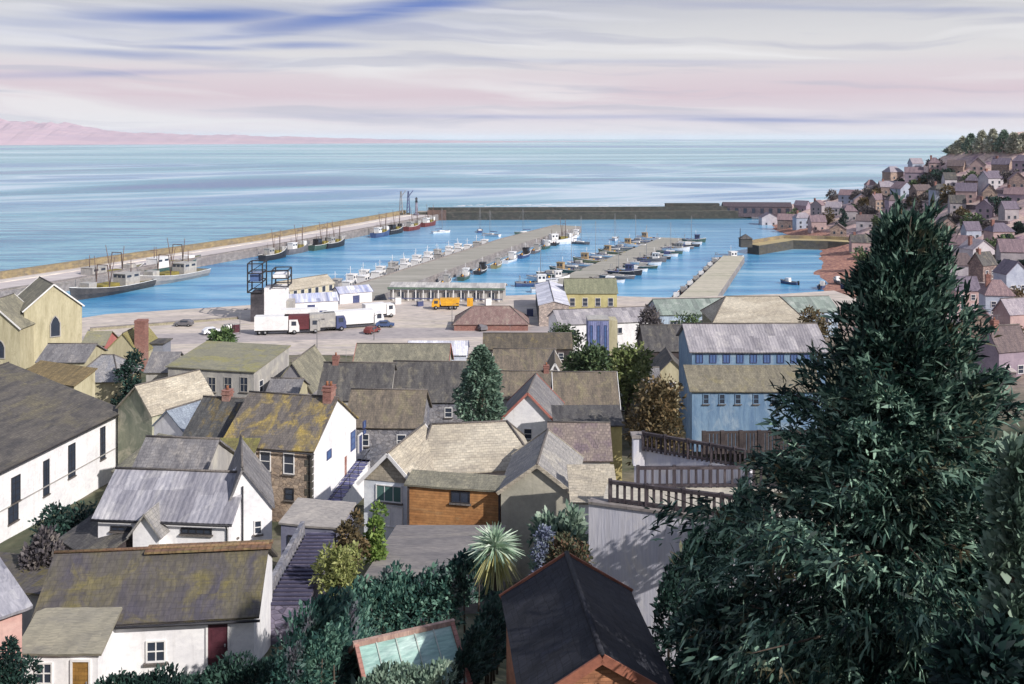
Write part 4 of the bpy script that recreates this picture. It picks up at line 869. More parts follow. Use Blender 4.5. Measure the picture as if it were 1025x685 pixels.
HD = mat('black_hull', (54, 56, 64), (44, 46, 54), rough=.5, bump=.1); HR = mat('red_hull', (140, 62, 58), (120, 50, 50), rough=.5, bump=.1)
HG = mat('green_hull', (72, 104, 92), (58, 88, 80), rough=.5, bump=.1); HY = mat('ochre_hull', (150, 136, 84), (126, 116, 76), rough=.5, bump=.1)
HGR = mat('grey_hull', (120, 116, 122), (98, 96, 104), rough=.5, bump=.1)
def along(a, c, t): return Vector((a[0]+(c[0]-a[0])*t, a[1]+(c[1]-a[1])*t))
ORD = ['first', 'second', 'third', 'fourth', 'fifth', 'sixth', 'seventh', 'eighth', 'ninth', 'tenth', 'eleventh', 'twelfth', 'thirteenth', 'fourteenth', 'fifteenth']
qa = math.atan2(407-277, -5+46)
# white fleet on the left side of the working quay
a, c = Vector((-46, 277)), Vector((-5, 407)); nl = Vector((-(c-a).y, (c-a).x)).normalized()
for i in range(13):
    p = along(a, c, .03+.93*i/12.5)+nl*(3.4+RNG.random()*.6)
    hc, cc, hn = [(HW, TRIM, 'all white'), (HW, TRIM, 'plain white'), (HW, TRIM, 'bright white'), (HW, GREYW, 'white, grey cabined')][i % 4]
    boat('fish', f'{hn} fishing boat, {ORD[i]} from the ice tower along the working quay', p.x, p.y, qa+RNG.normal()*.03, 'white fishing boats along the left of the working quay', hc, cc, L=13+RNG.random()*2.2)
    if i < 11:
        p2 = p+nl*(5.0+RNG.random()*.8)+(c-a).normalized()*3
        boat('fish', f'white fishing boat rafted outside the {ORD[i]} boat from the ice tower', p2.x, p2.y, qa+RNG.normal()*.04, 'white fishing boats along the left of the working quay', HW, TRIM if i % 4 else GREYW, L=12+RNG.random()*2.2)
# dark workboats on its right side
a, c = Vector((-31, 277)), Vector((33, 466)); nr = Vector(((c-a).y, -(c-a).x)).normalized()
for i in range(11):
    p = along(a, c, .12+.8*i/10.5)+nr*(3.0+RNG.random()*.8)
    hc, hn = [(HGR, 'grey'), (HG, 'dark green'), (HD, 'black'), (HY, 'olive'), (HW, 'white'), (HB, 'blue')][i % 6]
    boat('fish', f'{hn} hulled workboat, {ORD[i]} from the town, right of the working quay', p.x, p.y, qa+RNG.normal()*.05, 'workboats along the right of the working quay', hc, [GREYW, TRIM, DTRIM][i % 3], L=9+RNG.random()*3)
p = atz(560, 244, 0); boat('trawler', 'white trawler with red trimmed hull off the outer end of the working quay', p.x, p.y, .5, None, HW, TRIM, L=16)
# beam trawlers alongside the stone pier
pa = math.atan2(408-287, -83+131)
a, c = Vector((-131, 287)), Vector((-83, 408)); nr = Vector(((c-a).y, -(c-a).x)).normalized()
for t, off_, lab, hc in [((108, 281), 4.6, 'grey hulled beam trawler with yellow nets, nearest along the stone pier', HGR), ((170, 271), 4.6, 'green hulled beam trawler with yellow nets, second along the stone pier', HG), ((112, 293), 11.6, 'black hulled beam trawler rafted outside the nearest trawler by the stone pier', mat('sooty_hull', (84, 80, 82), (66, 64, 68), rough=.5)), ((172, 281), 11.2, 'pale grey beam trawler rafted furthest out by the stone pier', mat('pale_grey_hull', (160, 156, 154), (140, 136, 140), rough=.5))]:
    p = atz(*t, 0); boat('trawler', lab, p.x, p.y, pa+math.pi*(.0 if off_ < 5 else 1), 'beam trawlers by the stone pier', hc, GREYW if hc is not HG else TRIM, deckm=mat('ochre_net_deck', (140, 128, 84), (112, 106, 80)), L=29)
PIERB = [(270, 259), (293, 253), (318, 249), (331, 247), (378, 236.5), (392, 233.5), (410, 230), (426, 226)]
for i, (px, py) in enumerate(PIERB):
    p = atz(px, py, 0); hc, hn = [(HD, 'black'), (HGR, 'grey'), (HG, 'green'), (HD, 'black'), (HB, 'blue'), (HD, 'black'), (HR, 'red'), (HR, 'red')][i]
    boat('trawler', f'small {hn} trawler, {ORD[i]} beyond the beam trawlers along the stone pier', p.x+1.5, p.y, pa, 'small trawlers along the stone pier', hc, [GREYW, TRIM, DTRIM][i % 3], L=15)
# boats at moorings in the open basin
for i, (px, py, lab, hc) in enumerate([(441, 233, 'white yacht at a mooring nearest the pier head', HW), (480, 232, 'blue hulled yacht at a mooring in the outer basin', HB), (491, 236, 'white yacht close off the working quay moorings', HW), (524, 234, 'green hulled yacht moored off the end of the working quay', HG), (615, 240, 'white yacht moored beyond the end of the pontoon', HW), (580, 244, 'grey yacht moored between working quay and pontoon', HGR)]):
    p = atz(px, py, 0); boat('yacht', lab, p.x, p.y, .6+i, 'yachts at moorings in the basin', hc, TRIM, L=9.5)
# marina pontoon
a, c = Vector((15, 309)), Vector((66, 434)); pn = math.atan2(c.y-a.y, c.x-a.x); nl = Vector((-(c-a).y, (c-a).x)).normalized()
for i in range(15):
    p = along(a, c, .0+1.0*i/14.5)+nl*(4.2+RNG.random()*2)
    k = ['yacht', 'motor', 'fish'][i % 3]; hc, hn = [(HW, 'white'), (HY, 'ochre'), (HG, 'green'), (HGR, 'grey'), (HW, 'white'), (HY, 'olive ochre'), (HB, 'blue')][i % 7]
    boat(k, f'{hn} {dict(yacht="yacht", motor="motorboat", fish="fishing boat")[k]}, {ORD[i]} berth from town, left of the pontoon', p.x, p.y, pn+math.pi/2+RNG.normal()*.06, 'boats berthed on the left of the pontoon', hc, [TRIM, GREYW, mat('tan_cabin', (170, 140, 96), (150, 120, 84))][i % 3], L=9.6+RNG.random()*2.4)
a, c = Vector((24, 306)), Vector((76, 430)); nr = Vector(((c-a).y, -(c-a).x)).normalized()
for i in range(15):
    p = along(a, c, .02+.98*i/14.5)+nr*(4.6+RNG.random()*1.5)
    k = ['motor', 'yacht', 'fish', 'motor'][i % 4]; hc, hn = [(HW, 'white'), (HGR, 'grey'), (HD, 'black'), (HW, 'bright white'), (HG, 'dark green')][i % 5]
    boat(k, f'{hn} {dict(yacht="yacht", motor="motorboat", fish="fishing boat")[k]}, {ORD[i]} berth from town, right of the pontoon', p.x, p.y, pn-math.pi/2+RNG.normal()*.06, 'boats berthed on the right of the pontoon', hc, [TRIM, GREYW, BTRIM][i % 3], L=9.4+RNG.random()*2.4)
for px, py, lab, hc, L in [(535, 286, 'dark blue workboat tied across the quay by the fish store', HB, 12), (553, 281, 'white motor cruiser at the town end of the pontoon', HW, 10), (548, 292, 'white fishing boat beside the corner of the ochre net loft', HW, 10)]:
    p = atz(px, py, 0); boat('fish', lab, p.x, p.y, .15, None, hc, TRIM, L=L)
# small quay
a, c = Vector((46, 267)), Vector((77, 357)); nl = Vector((-(c-a).y, (c-a).x)).normalized(); sq = math.atan2(c.y-a.y, c.x-a.x)
for i in range(8):
    p = along(a, c, .06+.86*i/7)+nl*(1.9+RNG.random()*.4); hc, hn = [(HW, 'white'), (HR, 'red'), (HW, 'white'), (HGR, 'grey')][i % 4]
    boat('motor', f'{hn} open boat, {ORD[i]} from the town on the left of the small quay', p.x, p.y, sq+RNG.normal()*.05, 'boats on the left of the small quay', hc, [TRIM, GREYW][i % 2], L=7.2)
p = atz(728, 261, 0); boat('fish', 'bright white fishing boat across the outer end of the small quay', p.x, p.y, .3, None, HW, TRIM, L=12)
p = atz(796, 284, 0); boat('motor', 'blue hulled boat close to the small beach', p.x-2, p.y, 2.3, None, HB, TRIM, L=6)
for i, (px, py, hn, hc) in enumerate([(822, 289, 'blue', HB), (838, 284, 'violet grey', HGR), (850, 290, 'dark blue', mat('navy_hull', (52, 66, 120), (44, 56, 100)))]):
    p = hit(px, py, 200)
    if p: boat('motor', f'{hn} rowing boat drawn up on the small beach', p.x, p.y, 1.0+i*.7, 'boats drawn up on the beach', hc, TRIM, L=5.5, z=p.z+.35)
# ------------------------------------------------------------------ vehicles
def wheel(parent, x, y, r=.5, w=.3):
    t = MB().tube([(x, y-w/2, r), (x, y+w/2, r)], r, 14).build('wheel', RUBBER, parent)
    MB().tube([(x, y-w/2-.02, r), (x, y+w/2+.02, r)], r*.5, 10).build('rim', METAL, t)
def lorry(label, px, py, rz, L, body, cabm, hgt=2.9, group='lorries in the harbour yard', flip=1):
    p = atz(px, py, 3.32); r = thing('lorry', label, 'lorry', (p.x, p.y, 3.32), rz, group); w = 2.5
    MB().box(-L/2, L/2, -w/2, w/2, 1.0, 1.0+hgt).build('cargo_box', body, r)
    MB().box(-L/2+.1, L/2+1.9, -w/2+.25, w/2-.25, .62, .98).build('chassis', DTRIM, r)
    cx = L/2+.2
    cb = MB().add([(cx, -w/2+.05, .6), (cx+2.1, -w/2+.05, .6), (cx+2.1, -w/2+.05, 1.9), (cx+1.75, -w/2+.05, 3.1), (cx, -w/2+.05, 3.1), (cx, w/2-.05, .6), (cx+2.1, w/2-.05, .6), (cx+2.1, w/2-.05, 1.9), (cx+1.75, w/2-.05, 3.1), (cx, w/2-.05, 3.1)],
                  [(0, 1, 2, 3, 4), (9, 8, 7, 6, 5), (0, 1, 6, 5), (1, 2, 7, 6), (2, 3, 8, 7), (3, 4, 9, 8), (4, 0, 5, 9)]).build('cab', cabm, r)
    MB().add([(cx+2.12, -1.05, 1.92), (cx+1.8, -1.05, 3.0), (cx+1.8, 1.05, 3.0), (cx+2.12, 1.05, 1.92)], [(0, 1, 2, 3)]).build('windscreen', GLD, cb)
    for sy in (-1, 1): MB().box(cx+.5, cx+1.5, min(sy*1.2, sy*1.22), max(sy*1.2, sy*1.22), 1.9, 2.8).build('side_window', GLD, cb)
    for x in ([-L/2+1, -L/2+2.2, cx+1.1] if L > 6 else [-L/2+1.1, cx+1.1]):
        for sy in (-1.05, 1.05): wheel(r, x, sy)
    return r
lorry('white lorry parked in front of the ice tower', 272, 334, .1, 7, TRIM, TRIM)
lorry('white lorry with an oxblood red box body, right of the ice tower', 297, 333, .15, 5.2, mat('oxblood_body', (116, 48, 56), (96, 42, 50)), GREYW)
lorry('pale grey box lorry between the red lorry and the long trailer', 322, 331, .3, 5.5, GREYW, BTRIM)
lorry('long white articulated lorry at the right end of the parked row', 348, 328, .36, 11, TRIM, TRIM)
lorry('white lorry behind the row with a blue cab', 300, 326, .2, 8, TRIM, BTRIM)
lorry('small white lorry nearest the edge of the market hall rail', 374, 318, .5, 5, TRIM, TRIM, hgt=2.4)
p = atz(447, 309, 3.32); r = thing('tipper_truck', 'bright yellow tipper truck standing alone in the harbour yard', 'truck', (p.x, p.y, 3.32), math.pi+.05)
MB().add([(-2.9, -1.2, 1.0), (1.4, -1.2, 1.0), (1.7, -1.2, 2.6), (-3.1, -1.2, 2.6), (-2.9, 1.2, 1.0), (1.4, 1.2, 1.0), (1.7, 1.2, 2.6), (-3.1, 1.2, 2.6)], [(0, 1, 2, 3), (7, 6, 5, 4), (0, 1, 5, 4), (1, 2, 6, 5), (3, 0, 4, 7), (2, 3, 7, 6)]).build('tipper_body', YELLOW, r)
cb = MB().add([(1.8, -1.1, .7), (3.7, -1.1, .7), (3.7, -1.1, 1.5), (3.3, -1.1, 2.4), (1.8, -1.1, 2.4), (1.8, 1.1, .7), (3.7, 1.1, .7), (3.7, 1.1, 1.5), (3.3, 1.1, 2.4), (1.8, 1.1, 2.4)], [(0, 1, 2, 3, 4), (9, 8, 7, 6, 5), (0, 1, 6, 5), (1, 2, 7, 6), (2, 3, 8, 7), (3, 4, 9, 8), (4, 0, 5, 9)]).build('cab', YELLOW, r)
MB().box(2.2, 3.1, 1.1, 1.12, 1.5, 2.2).build('side_window', GLD, cb); MB().box(-2.9, 3.5, -.8, .8, .6, .98).build('chassis', DTRIM, r)
for x in (-2.0, -.8, 2.7):
    for sy in (-.95, .95): wheel(r, x, sy)
def car(label, x, y, rz, m, z=3.32):
    r = thing('parked_car', label, 'car', (x, y, z), rz, 'cars parked along the harbour yard')
    pr = [(-2.0, .35), (2.05, .35), (2.05, .75), (1.1, .9), (.5, 1.42), (-1.1, 1.45), (-1.95, .95)]; n = len(pr)
    bd = MB().add([(x_, -.82, z_) for x_, z_ in pr]+[(x_, .82, z_) for x_, z_ in pr], [tuple(range(n)), tuple(range(2*n-1, n-1, -1))]+[(i, (i+1) % n, n+(i+1) % n, n+i) for i in range(n)]).build('body', m, r)
    MB().add([(1.06, -.7, .94), (.54, -.66, 1.39), (.54, .66, 1.39), (1.06, .7, .94)], [(0, 1, 2, 3)]).build('windscreen', GLD, bd, loc=(.03, 0, .02))
    for sy in (-1, 1): MB().box(-1.1, .55, min(sy*.82, sy*.835), max(sy*.82, sy*.835), .95, 1.34).build('side_window', GLD, bd)
    for xx in (-1.25, 1.3):
        for sy in (-.75, .75): wheel(r, xx, sy, .32, .2)
for i, (px, py, m, lab) in enumerate([(385, 327, HB, 'blue car parked right of the long white lorry'), (212, 334, HW, 'white car parked on the yard near the round green bush'), (372, 333, HR, 'dark red car parked near the low white roofed store'), (560, 322, HW, 'white car parked by the pinkish end of the fish store'), (480, 330, HGR, 'grey car parked on the yard by the red roofed boathouse'), (636, 326, HD, 'black car parked at the right end of the lilac shed'), (184, 326, HGR, 'grey car parked at the left edge of the yard by the water')]):
    p = atz(px, py, 3.32); car(lab, p.x, p.y, .1+i*.5, m)
for i, (px, py, n_, m_, lab) in enumerate([(398, 304, 4, TRIM, 'white fish boxes stacked at the left end of the market hall'), (420, 306, 3, BTRIM, 'blue fish boxes stacked before the market hall, left of the yellow truck'), (470, 306, 5, YELLOW, 'yellow fish boxes stacked right of the yellow truck'), (488, 305, 4, TRIM, 'white fish boxes stacked near the right end of the market hall'), (236, 332, 4, REDD, 'oxblood fish boxes stacked left of the ice tower'), (228, 330, 3, TRIM, 'white fish boxes stacked left of the ice tower'), (530, 316, 4, BTRIM, 'blue fish boxes stacked against the dark side of the fish store')]):
    p = atz(px, py, 3.31); r = thing('fish_box_stack', lab, 'fish boxes', (p.x, p.y, 3.31), RNG.random(), 'stacks of fish boxes on the quay'); mb = MB()
    for k in range(n_):
        z = k*.42; w = .75-.02*(k % 2); mb.box(-w, w, -.5, .5, z, z+.4)
    mb.build('boxes', m_, r); MB().box(-.8, .8, -.55, .55, n_*.42, n_*.42+.08).build('lid', GREYW, r)
# pier head: light tower and two derricks
r = thing('light_tower', 'slim violet grey harbour light on the end of the stone pier', 'lighthouse', (-52, 533, 3.0))
MB().tube([(0, 0, 0), (0, 0, 1), (0, 0, 1.02), (0, 0, 7.2)], [1.5, 1.5, .8, .6], 12).build('tower', mat('violet_iron', (132, 128, 150), (108, 106, 130)), r)
ln_ = MB().tube([(0, 0, 7.3), (0, 0, 9)], .6, 10).build('lantern', GLD, r); MB().tube([(0, 0, 7.2), (0, 0, 7.36)], 1.0, 12).build('gallery', DTRIM, r)
MB().tube([(0, 0, 9), (0, 0, 9.9)], [.8, .1], 10).build('cap', DTRIM, ln_)
for x, lab, m in [(-60.5, 'grey lattice derrick left of the harbour light', METAL), (-56.5, 'blue derrick between the grey derrick and the harbour light', BTRIM)]:
    r = thing('derrick', lab, 'crane', (x, 534, 3.0)); MB().box(-1, 1, -1, 1, 0, 1.2).build('base', DARKST, r)
    mm = MB()
    for s in ((-.8, -.8), (.8, -.8), (.8, .8), (-.8, .8)): mm.bar((s[0], s[1], 1.2), (s[0]*.25, s[1]*.25, 13), .3)
    for k in range(6): z0 = 1.6+k*1.9; f = 1-k*.12; mm.bar((-.8*f, -.8*f, z0), (.8*f, -.8*f, z0+1.7), .2)
    mm.build('mast', m, r); MB().bar((0, 0, 10), (2.6, 0, 13.4), .4).build('jib', m, r)
p = atz(745, 247, 3.6); r = thing('quay_hut', 'dark stone hut with lamp at the end of the old quay', 'hut', (p.x, p.y, 3.6))
MB().box(-2, 2.4, -1.6, 1.6, 0, 3.2).build('wall', DARKST, r); MB().add([(-2.3, -1.9, 3.2), (2.7, -1.9, 3.2), (2.7, 1.9, 3.2), (-2.3, 1.9, 3.2), (.2, 0, 5)], [(0, 1, 4), (1, 2, 4), (2, 3, 4), (3, 0, 4), (0, 3, 2, 1)]).build('roof', DSLATE, r)
MB().tube([(-1.6, 1, 3), (-1.6, 1, 7)], .12, 6).build('lamp_post', DTRIM, r)
# ------------------------------------------------------------------ the town on the hillside, in rows
HWALL = [('white', mat('soft_white', (192, 186, 192), (172, 164, 176), kind='plaster')), ('lilac', mat('mauve_render', (162, 142, 160), (142, 124, 144), kind='plaster')), ('pink', mat('dusty_pink', (186, 154, 150), (164, 134, 136), kind='plaster')), ('brown', mat('brown_render', (150, 128, 122), (126, 108, 110), kind='stone')), ('grey', mat('mid_grey_render', (164, 156, 162), (142, 134, 144), kind='plaster')), ('tan', mat('tan_stone', (178, 152, 138), (150, 128, 122), kind='stone')), ('pale blue', mat('powder_blue', (168, 178, 198), (146, 156, 182), kind='plaster'))]
HROOF = [('violet slate', mat('violet_slate', (124, 112, 132), (102, 92, 112), kind='slate')), ('dark slate', DSLATE), ('brown', mat('warm_brown_slate', (122, 104, 104), (100, 86, 92), kind='slate')), ('purple brown', mat('plum_tile', (146, 120, 130), (120, 100, 112), kind='tile')), ('pale grey', mat('violet_grey_slate', (168, 158, 168), (144, 134, 150), kind='slate')), ('dusky pink', mat('dusky_tile', (156, 126, 130), (132, 106, 116), kind='tile'))]
ROWS = [('lowest row behind the old quay', [(770, 226, 9), (786, 229, 9), (804, 229, 8), (819, 231, 9), (838, 240, 10), (862, 252, 13), (880, 259, 12)]),
        ('the second row up the hillside', [(800, 212, 8), (816, 215, 8), (833, 217, 9), (851, 221, 10), (866, 229, 11), (948, 236, 12), (974, 240, 13), (1004, 243, 13)]),
        ('the third row up the hillside', [(846, 204, 8), (862, 207, 9), (880, 211, 10), (897, 213, 10), (958, 216, 11), (984, 219, 11), (1012, 221, 11)]),
        ('the fourth row up the hillside', [(872, 192, 8), (890, 195, 9), (907, 199, 9), (925, 200, 10), (944, 203, 10), (966, 204, 10), (990, 206, 11), (1014, 203, 11)]),
        ('the fifth row up the hillside', [(897, 180, 8), (914, 184, 9), (932, 186, 9), (951, 188, 10), (972, 190, 10), (996, 190, 10), (1018, 189, 10)]),
        ('the top row under the hilltop trees', [(918, 170, 8), (935, 173, 8), (955, 175, 9), (978, 176, 9), (1000, 175, 9), (1020, 173, 9)]),
        ('upper slope right of the conifer', [(956, 258, 13), (984, 262, 14), (1014, 266, 14)]),
        ('middle slope right of the conifer', [(962, 282, 14), (990, 286, 15), (1018, 293, 15)]),
        ('lower slope right of the conifer', [(968, 312, 16), (1000, 320, 16), (1022, 336, 16), (984, 352, 15), (1014, 378, 16)])]
hi = 0; HG_ = []
for row, pts in ROWS:
    used = set()
    for (px, py, wpx) in pts:
        p = hit(px, py, 90)
        if p is None: print('no ground', px, py); continue
        for q in range(60):
            wl = HWALL[(hi*3+q+hi//5) % 7]; rf = HROOF[(hi*5+q*2+hi//7) % 6]
            if (wl[0], rf[0]) not in used: break
        used.add((wl[0], rf[0])); hi += 1
        wm = max(5.0, min(12, wpx*2.05*p.y/F*.72*RNG.uniform(.72, 1.35))); an = RNG.uniform(-.8, .6); kd = ['gable', 'cross', 'gable', 'hip'][hi % 4]; W = wm*.8
        hgt = 3.0+RNG.random()*2.2
        p1 = Vector((p.x-wm/2*math.cos(an), p.y-wm/2*math.sin(an), p.z+hgt)); p2 = Vector((p.x+wm/2*math.cos(an), p.y+wm/2*math.sin(an), p.z+hgt))
        b = house(f'{wl[0]} {"hipped" if kd == "hip" else ("gabled" if kd == "cross" else "long")} house with {rf[0]} roof, {row}', p1, p2, W, 2.2+RNG.random()*.8, wl[1], rf[1], kd, hip=1.8, zb=p.z-.3, group='houses up the hillside', plain=p.y > 180, below=3.5, ov=.25)
        for k in range(2):
            for vv in ((1.3, 3.3) if hgt > 4.3 else (1.4,)): window(b, 'F', b.L*(.28+.44*k), vv, 1.0, 1.2, nx=1, ny=2 if p.y < 250 else 1, sill=False, frame=TRIM if p.y < 250 else GREYW)
        if hi % 3 == 0: chimney(b, b.L*.2, W*.5, .8, .8, b.h+b.rise+.9, pots=0 if p.y > 250 else 1)
        HG_.append((p.x, p.y, p.z))
def terrace_wall(label, pts):
    P = [p for p in (hit(x, y, 90) for x, y in pts) if p is not None]
    P = [p for i, p in enumerate(P) if i == 0 or abs(p.y-P[i-1].y) < 60]
    if len(P) < 2: return
    r = thing('terrace_wall', label, 'wall', P[0]); mb = MB(); cp = MB()
    for a, c in zip(P[:-1], P[1:]): mb.bar(a-P[0]+Vector((0, 0, .1)), c-P[0]+Vector((0, 0, .1)), .6, 2.4); cp.bar(a-P[0]+Vector((0, 0, 1.36)), c-P[0]+Vector((0, 0, 1.36)), .8, .14)
    mb.build('stones', mat('mauve_stone', (150, 130, 138), (122, 106, 120), kind='stone'), r); cp.build('coping', mat('pale_coping', (206, 192, 186), (180, 166, 166)), r)
for k, (row, pts) in enumerate(ROWS[1:9]):
    terrace_wall(f'long mauve stone garden wall below the houses, {row}', [(x-3, y+4.5) for x, y, w in pts if x > 935] if k in (0, 1) else [(x, y+4.5) for x, y, w in pts])
# arched causeway buildings joining breakwater and shore
p1 = at(724, 224, 548); p2 = at(792, 222, 545); p1.z = p2.z = 6.6
b = house('long low violet grey warehouse with dark openings at the landward end of the breakwater', p1, p2, 9, 2.2, mat('violet_stone', (108, 92, 104), (90, 78, 92), kind='stone'), mat('violet_tile', (92, 78, 88), (78, 66, 80), kind='tile'), zb=2.2, name='warehouse', cat='warehouse', plain=True)
for k in range(8): window(b, 'F', b.L*(k+.5)/8, 2.2, 1.9, 2.8, nx=1, ny=1, sill=False, frame=DTRIM)
# ------------------------------------------------------------------ foliage
def blades(P, D, Ln, Wd, name, m, parent=None, bend=.0):
    """leaf-shaped faces at points P growing along D"""
    n = len(P); D = D/np.linalg.norm(D, axis=1, keepdims=True)
    S = np.cross(D, RNG.normal(size=(n, 3))); S /= np.linalg.norm(S, axis=1, keepdims=True)
    Ln = np.broadcast_to(Ln, n)[:, None]; Wd = np.broadcast_to(Wd, n)[:, None]
    M_ = P+D*Ln*.5; T_ = P+D*Ln; T_[:, 2] -= bend*Ln[:, 0]
    V = np.stack([P-S*Wd*.2, P+S*Wd*.2, M_+S*Wd*.5, T_+S*Wd*.08, T_-S*Wd*.08, M_-S*Wd*.5], 1).reshape(-1, 3)
    base = np.arange(n)*6
    fs = np.stack([base, base+1, base+2, base+5, base+5, base+2, base+3, base+4], 1).reshape(-1)
    me = bpy.data.meshes.new(name); me.vertices.add(n*6); me.vertices.foreach_set('co', V.reshape(-1).astype(np.float32))
    me.loops.add(n*8); me.loops.foreach_set('vertex_index', fs.astype(np.int32))
    me.polygons.add(n*2); me.polygons.foreach_set('loop_start', np.arange(0, n*8, 4, dtype=np.int32))
    me.update(calc_edges=True); me.materials.append(m)
    o = bpy.data.objects.new(name, me); COL.objects.link(o)
    if parent: o.parent = parent
    return o
def rdir(n): d = RNG.normal(size=(n, 3)); return d/np.linalg.norm(d, axis=1, keepdims=True)
def crown(rx, ry, rz, n, clumps=14, lf=.3, up=.3, z0=0.0, shell=.55):
    """leaf points over an uneven heap of clumps"""
    k = clumps; c = rdir(k)*np.array([rx, ry, rz])*(RNG.random((k, 1))**.5)*.72; c[:, 2] = (np.abs(c[:, 2])*1.5-rz*.35)
    r = (.34+.26*RNG.random(k))*min(rx, ry, rz*1.3)
    idx = RNG.integers(0, k, n); d = rdir(n); d[:, 2] = np.where(d[:, 2] < -.35, -d[:, 2], d[:, 2])
    P = c[idx]+d*(r[idx]*(shell+(1-shell)*RNG.random(n)))[:, None]; P[:, 2] += z0
    D = d*.6+RNG.normal(size=(n, 3))*.45; D[:, 2] += up
    return P, D, c
LM_G = leafmat('bush_leaves', (46, 64, 46), (78, 98, 68), (122, 138, 96)); LM_D = leafmat('dark_leaves', (20, 36, 38), (34, 58, 54), (66, 96, 84))
LM_T = leafmat('teal_hedge_leaves', (24, 46, 48), (46, 82, 76), (120, 156, 138), sc=.8, odd=(96, 92, 104)); LM_Y = leafmat('yellow_leaves', (112, 114, 66), (156, 152, 88), (190, 182, 114))
LM_L = leafmat('lime_leaves', (70, 94, 50), (108, 134, 68), (150, 168, 92)); LM_B = leafmat('bronze_leaves', (58, 54, 40), (98, 88, 64), (150, 126, 92))
LM_S = leafmat('sage_leaves', (64, 86, 76), (110, 132, 116), (160, 176, 158)); LM_P = leafmat('plum_leaves', (62, 60, 68), (100, 94, 98), (138, 130, 122))
LM_C = leafmat('conifer_leaves', (12, 28, 30), (34, 66, 58), (158, 190, 168), sc=.7, odd=(96, 84, 62))
def bush(label, px, py, wpx, hpx, Y, m, n=1600, lf=.28, cat='bush', name='bush', up=.3, group=None, clumps=16, zb=None, trunk=True):
    """(px, py) is the foot; wpx, hpx its size in the picture at distance Y"""
    s = Y/F; p = at(px, py, Y); top = p.z+hpx*s; z = min(p.z, max(g(p.x, Y), top-hpx*s*1.3)); rx = wpx*s/2; h = top-z
    r = thing(name, label, cat, (p.x, Y, z), RNG.random()*6, group)
    n = int(n*1.35); P, D, c = crown(rx, rx*.9, h*.5, n, clumps, lf, up, z0=h*.34)
    P[:, 2] = (P[:, 2]-P[:, 2].min())/(P[:, 2].max()-P[:, 2].min())*h*.97
    blades(P, D, lf*(.6+.8*RNG.random(n)), lf*.5*(.6+.8*RNG.random(n)), 'crown', m, r, .15)
    if trunk:
        t = MB().tube([(0, 0, -2), (0.05, .03, h*.2), (.0, 0, h*.6)], [.05*h, .04*h, .015*h], 7)
        for q in c[:6]: t.tube([(0, 0, h*.22), tuple(np.array([q[0]*.6, q[1]*.6, q[2]+h*.3]))], [.025*h, .008*h], 5)
        t.build('trunk', BARK, r)
    return r
bush('round bright green bush on the edge of the harbour yard', 219, 356, 40, 30, 150, leafmat('fresh_leaves', (48, 70, 42), (82, 108, 66), (126, 146, 92)), 1800, .6)
bush('dark evergreen standing in for the shadow between the hipped grey roof and the small shed', 131, 394, 38, 46, 126, LM_D, 1800, .5)  # bush added in place of a dark shadow between the roofs
bush('dark shrub filling the gap below the tiny white outhouse', 150, 470, 40, 26, 88, LM_D, 1500, .35)
bush('green bush left of the pair behind the thatch brown roof', 588, 390, 62, 48, 118, LM_G, 3400, .55)
bush('olive green bush right of the pair behind the thatch brown roof', 628, 392, 66, 50, 118, leafmat('olive_leaves', (66, 80, 48), (104, 118, 72), (146, 150, 100)), 2600, .55)
bush('low green scrub in front of the fish store', 566, 346, 60, 22, 176, LM_G, 1400, .55)
bush('rusty brown and green bush left of the blue building', 655, 446, 76, 70, 92, LM_B, 3800, .42)
bush('dark bush at the left end of the long harbour shed', 651, 334, 30, 30, 186, LM_P, 1100, .6)
bush('dark green shrub in front of the pale blue harbour shed wall', 690, 334, 44, 22, 176, LM_G, 1000, .5)
bush('bronze tree by the hipped tan house', 816, 340, 40, 34, 150, LM_B, 1400, .5)
bush('lime green shrub beside the glazed porch house', 374, 548, 34, 46, 58, LM_L, 1600, .26)
bush('bronze leaved shrub between steps and lime shrub', 352, 552, 34, 40, 57, LM_B, 1600, .24)
bush('yellow green rounded shrub at the top of the steps', 338, 580, 50, 40, 51, leafmat('yellow_green_leaves', (96, 106, 62), (142, 148, 90), (184, 184, 128)), 2200, .22)
bush('leafy pale green strap plant right of the palm', 560, 566, 70, 60, 50, LM_S, 1500, .42, up=.8, trunk=False)
bush('violet flowering shrub right of the palm', 545, 566, 34, 40, 46, leafmat('violet_flowers', (88, 98, 118), (116, 122, 150), (150, 164, 150)), 1500, .16)
bush('dark bush with reddish stems behind the black roofed house', 568, 572, 56, 38, 42, leafmat('dark_red_leaves', (50, 52, 44), (78, 84, 62), (126, 86, 72)), 1800, .2)
bush('dark shrub in the gap at the foot of the white warehouse', 66, 548, 90, 46, 66, LM_D, 2400, .3)
bush('dark shrub by the pink shed in the bottom left corner', 14, 694, 50, 60, 36, LM_D, 2400, .16)
bush('dark strappy shrub at the left end of the foreground cottage roof', 44, 566, 44, 40, 54, LM_P, 1200, .34, up=.9)
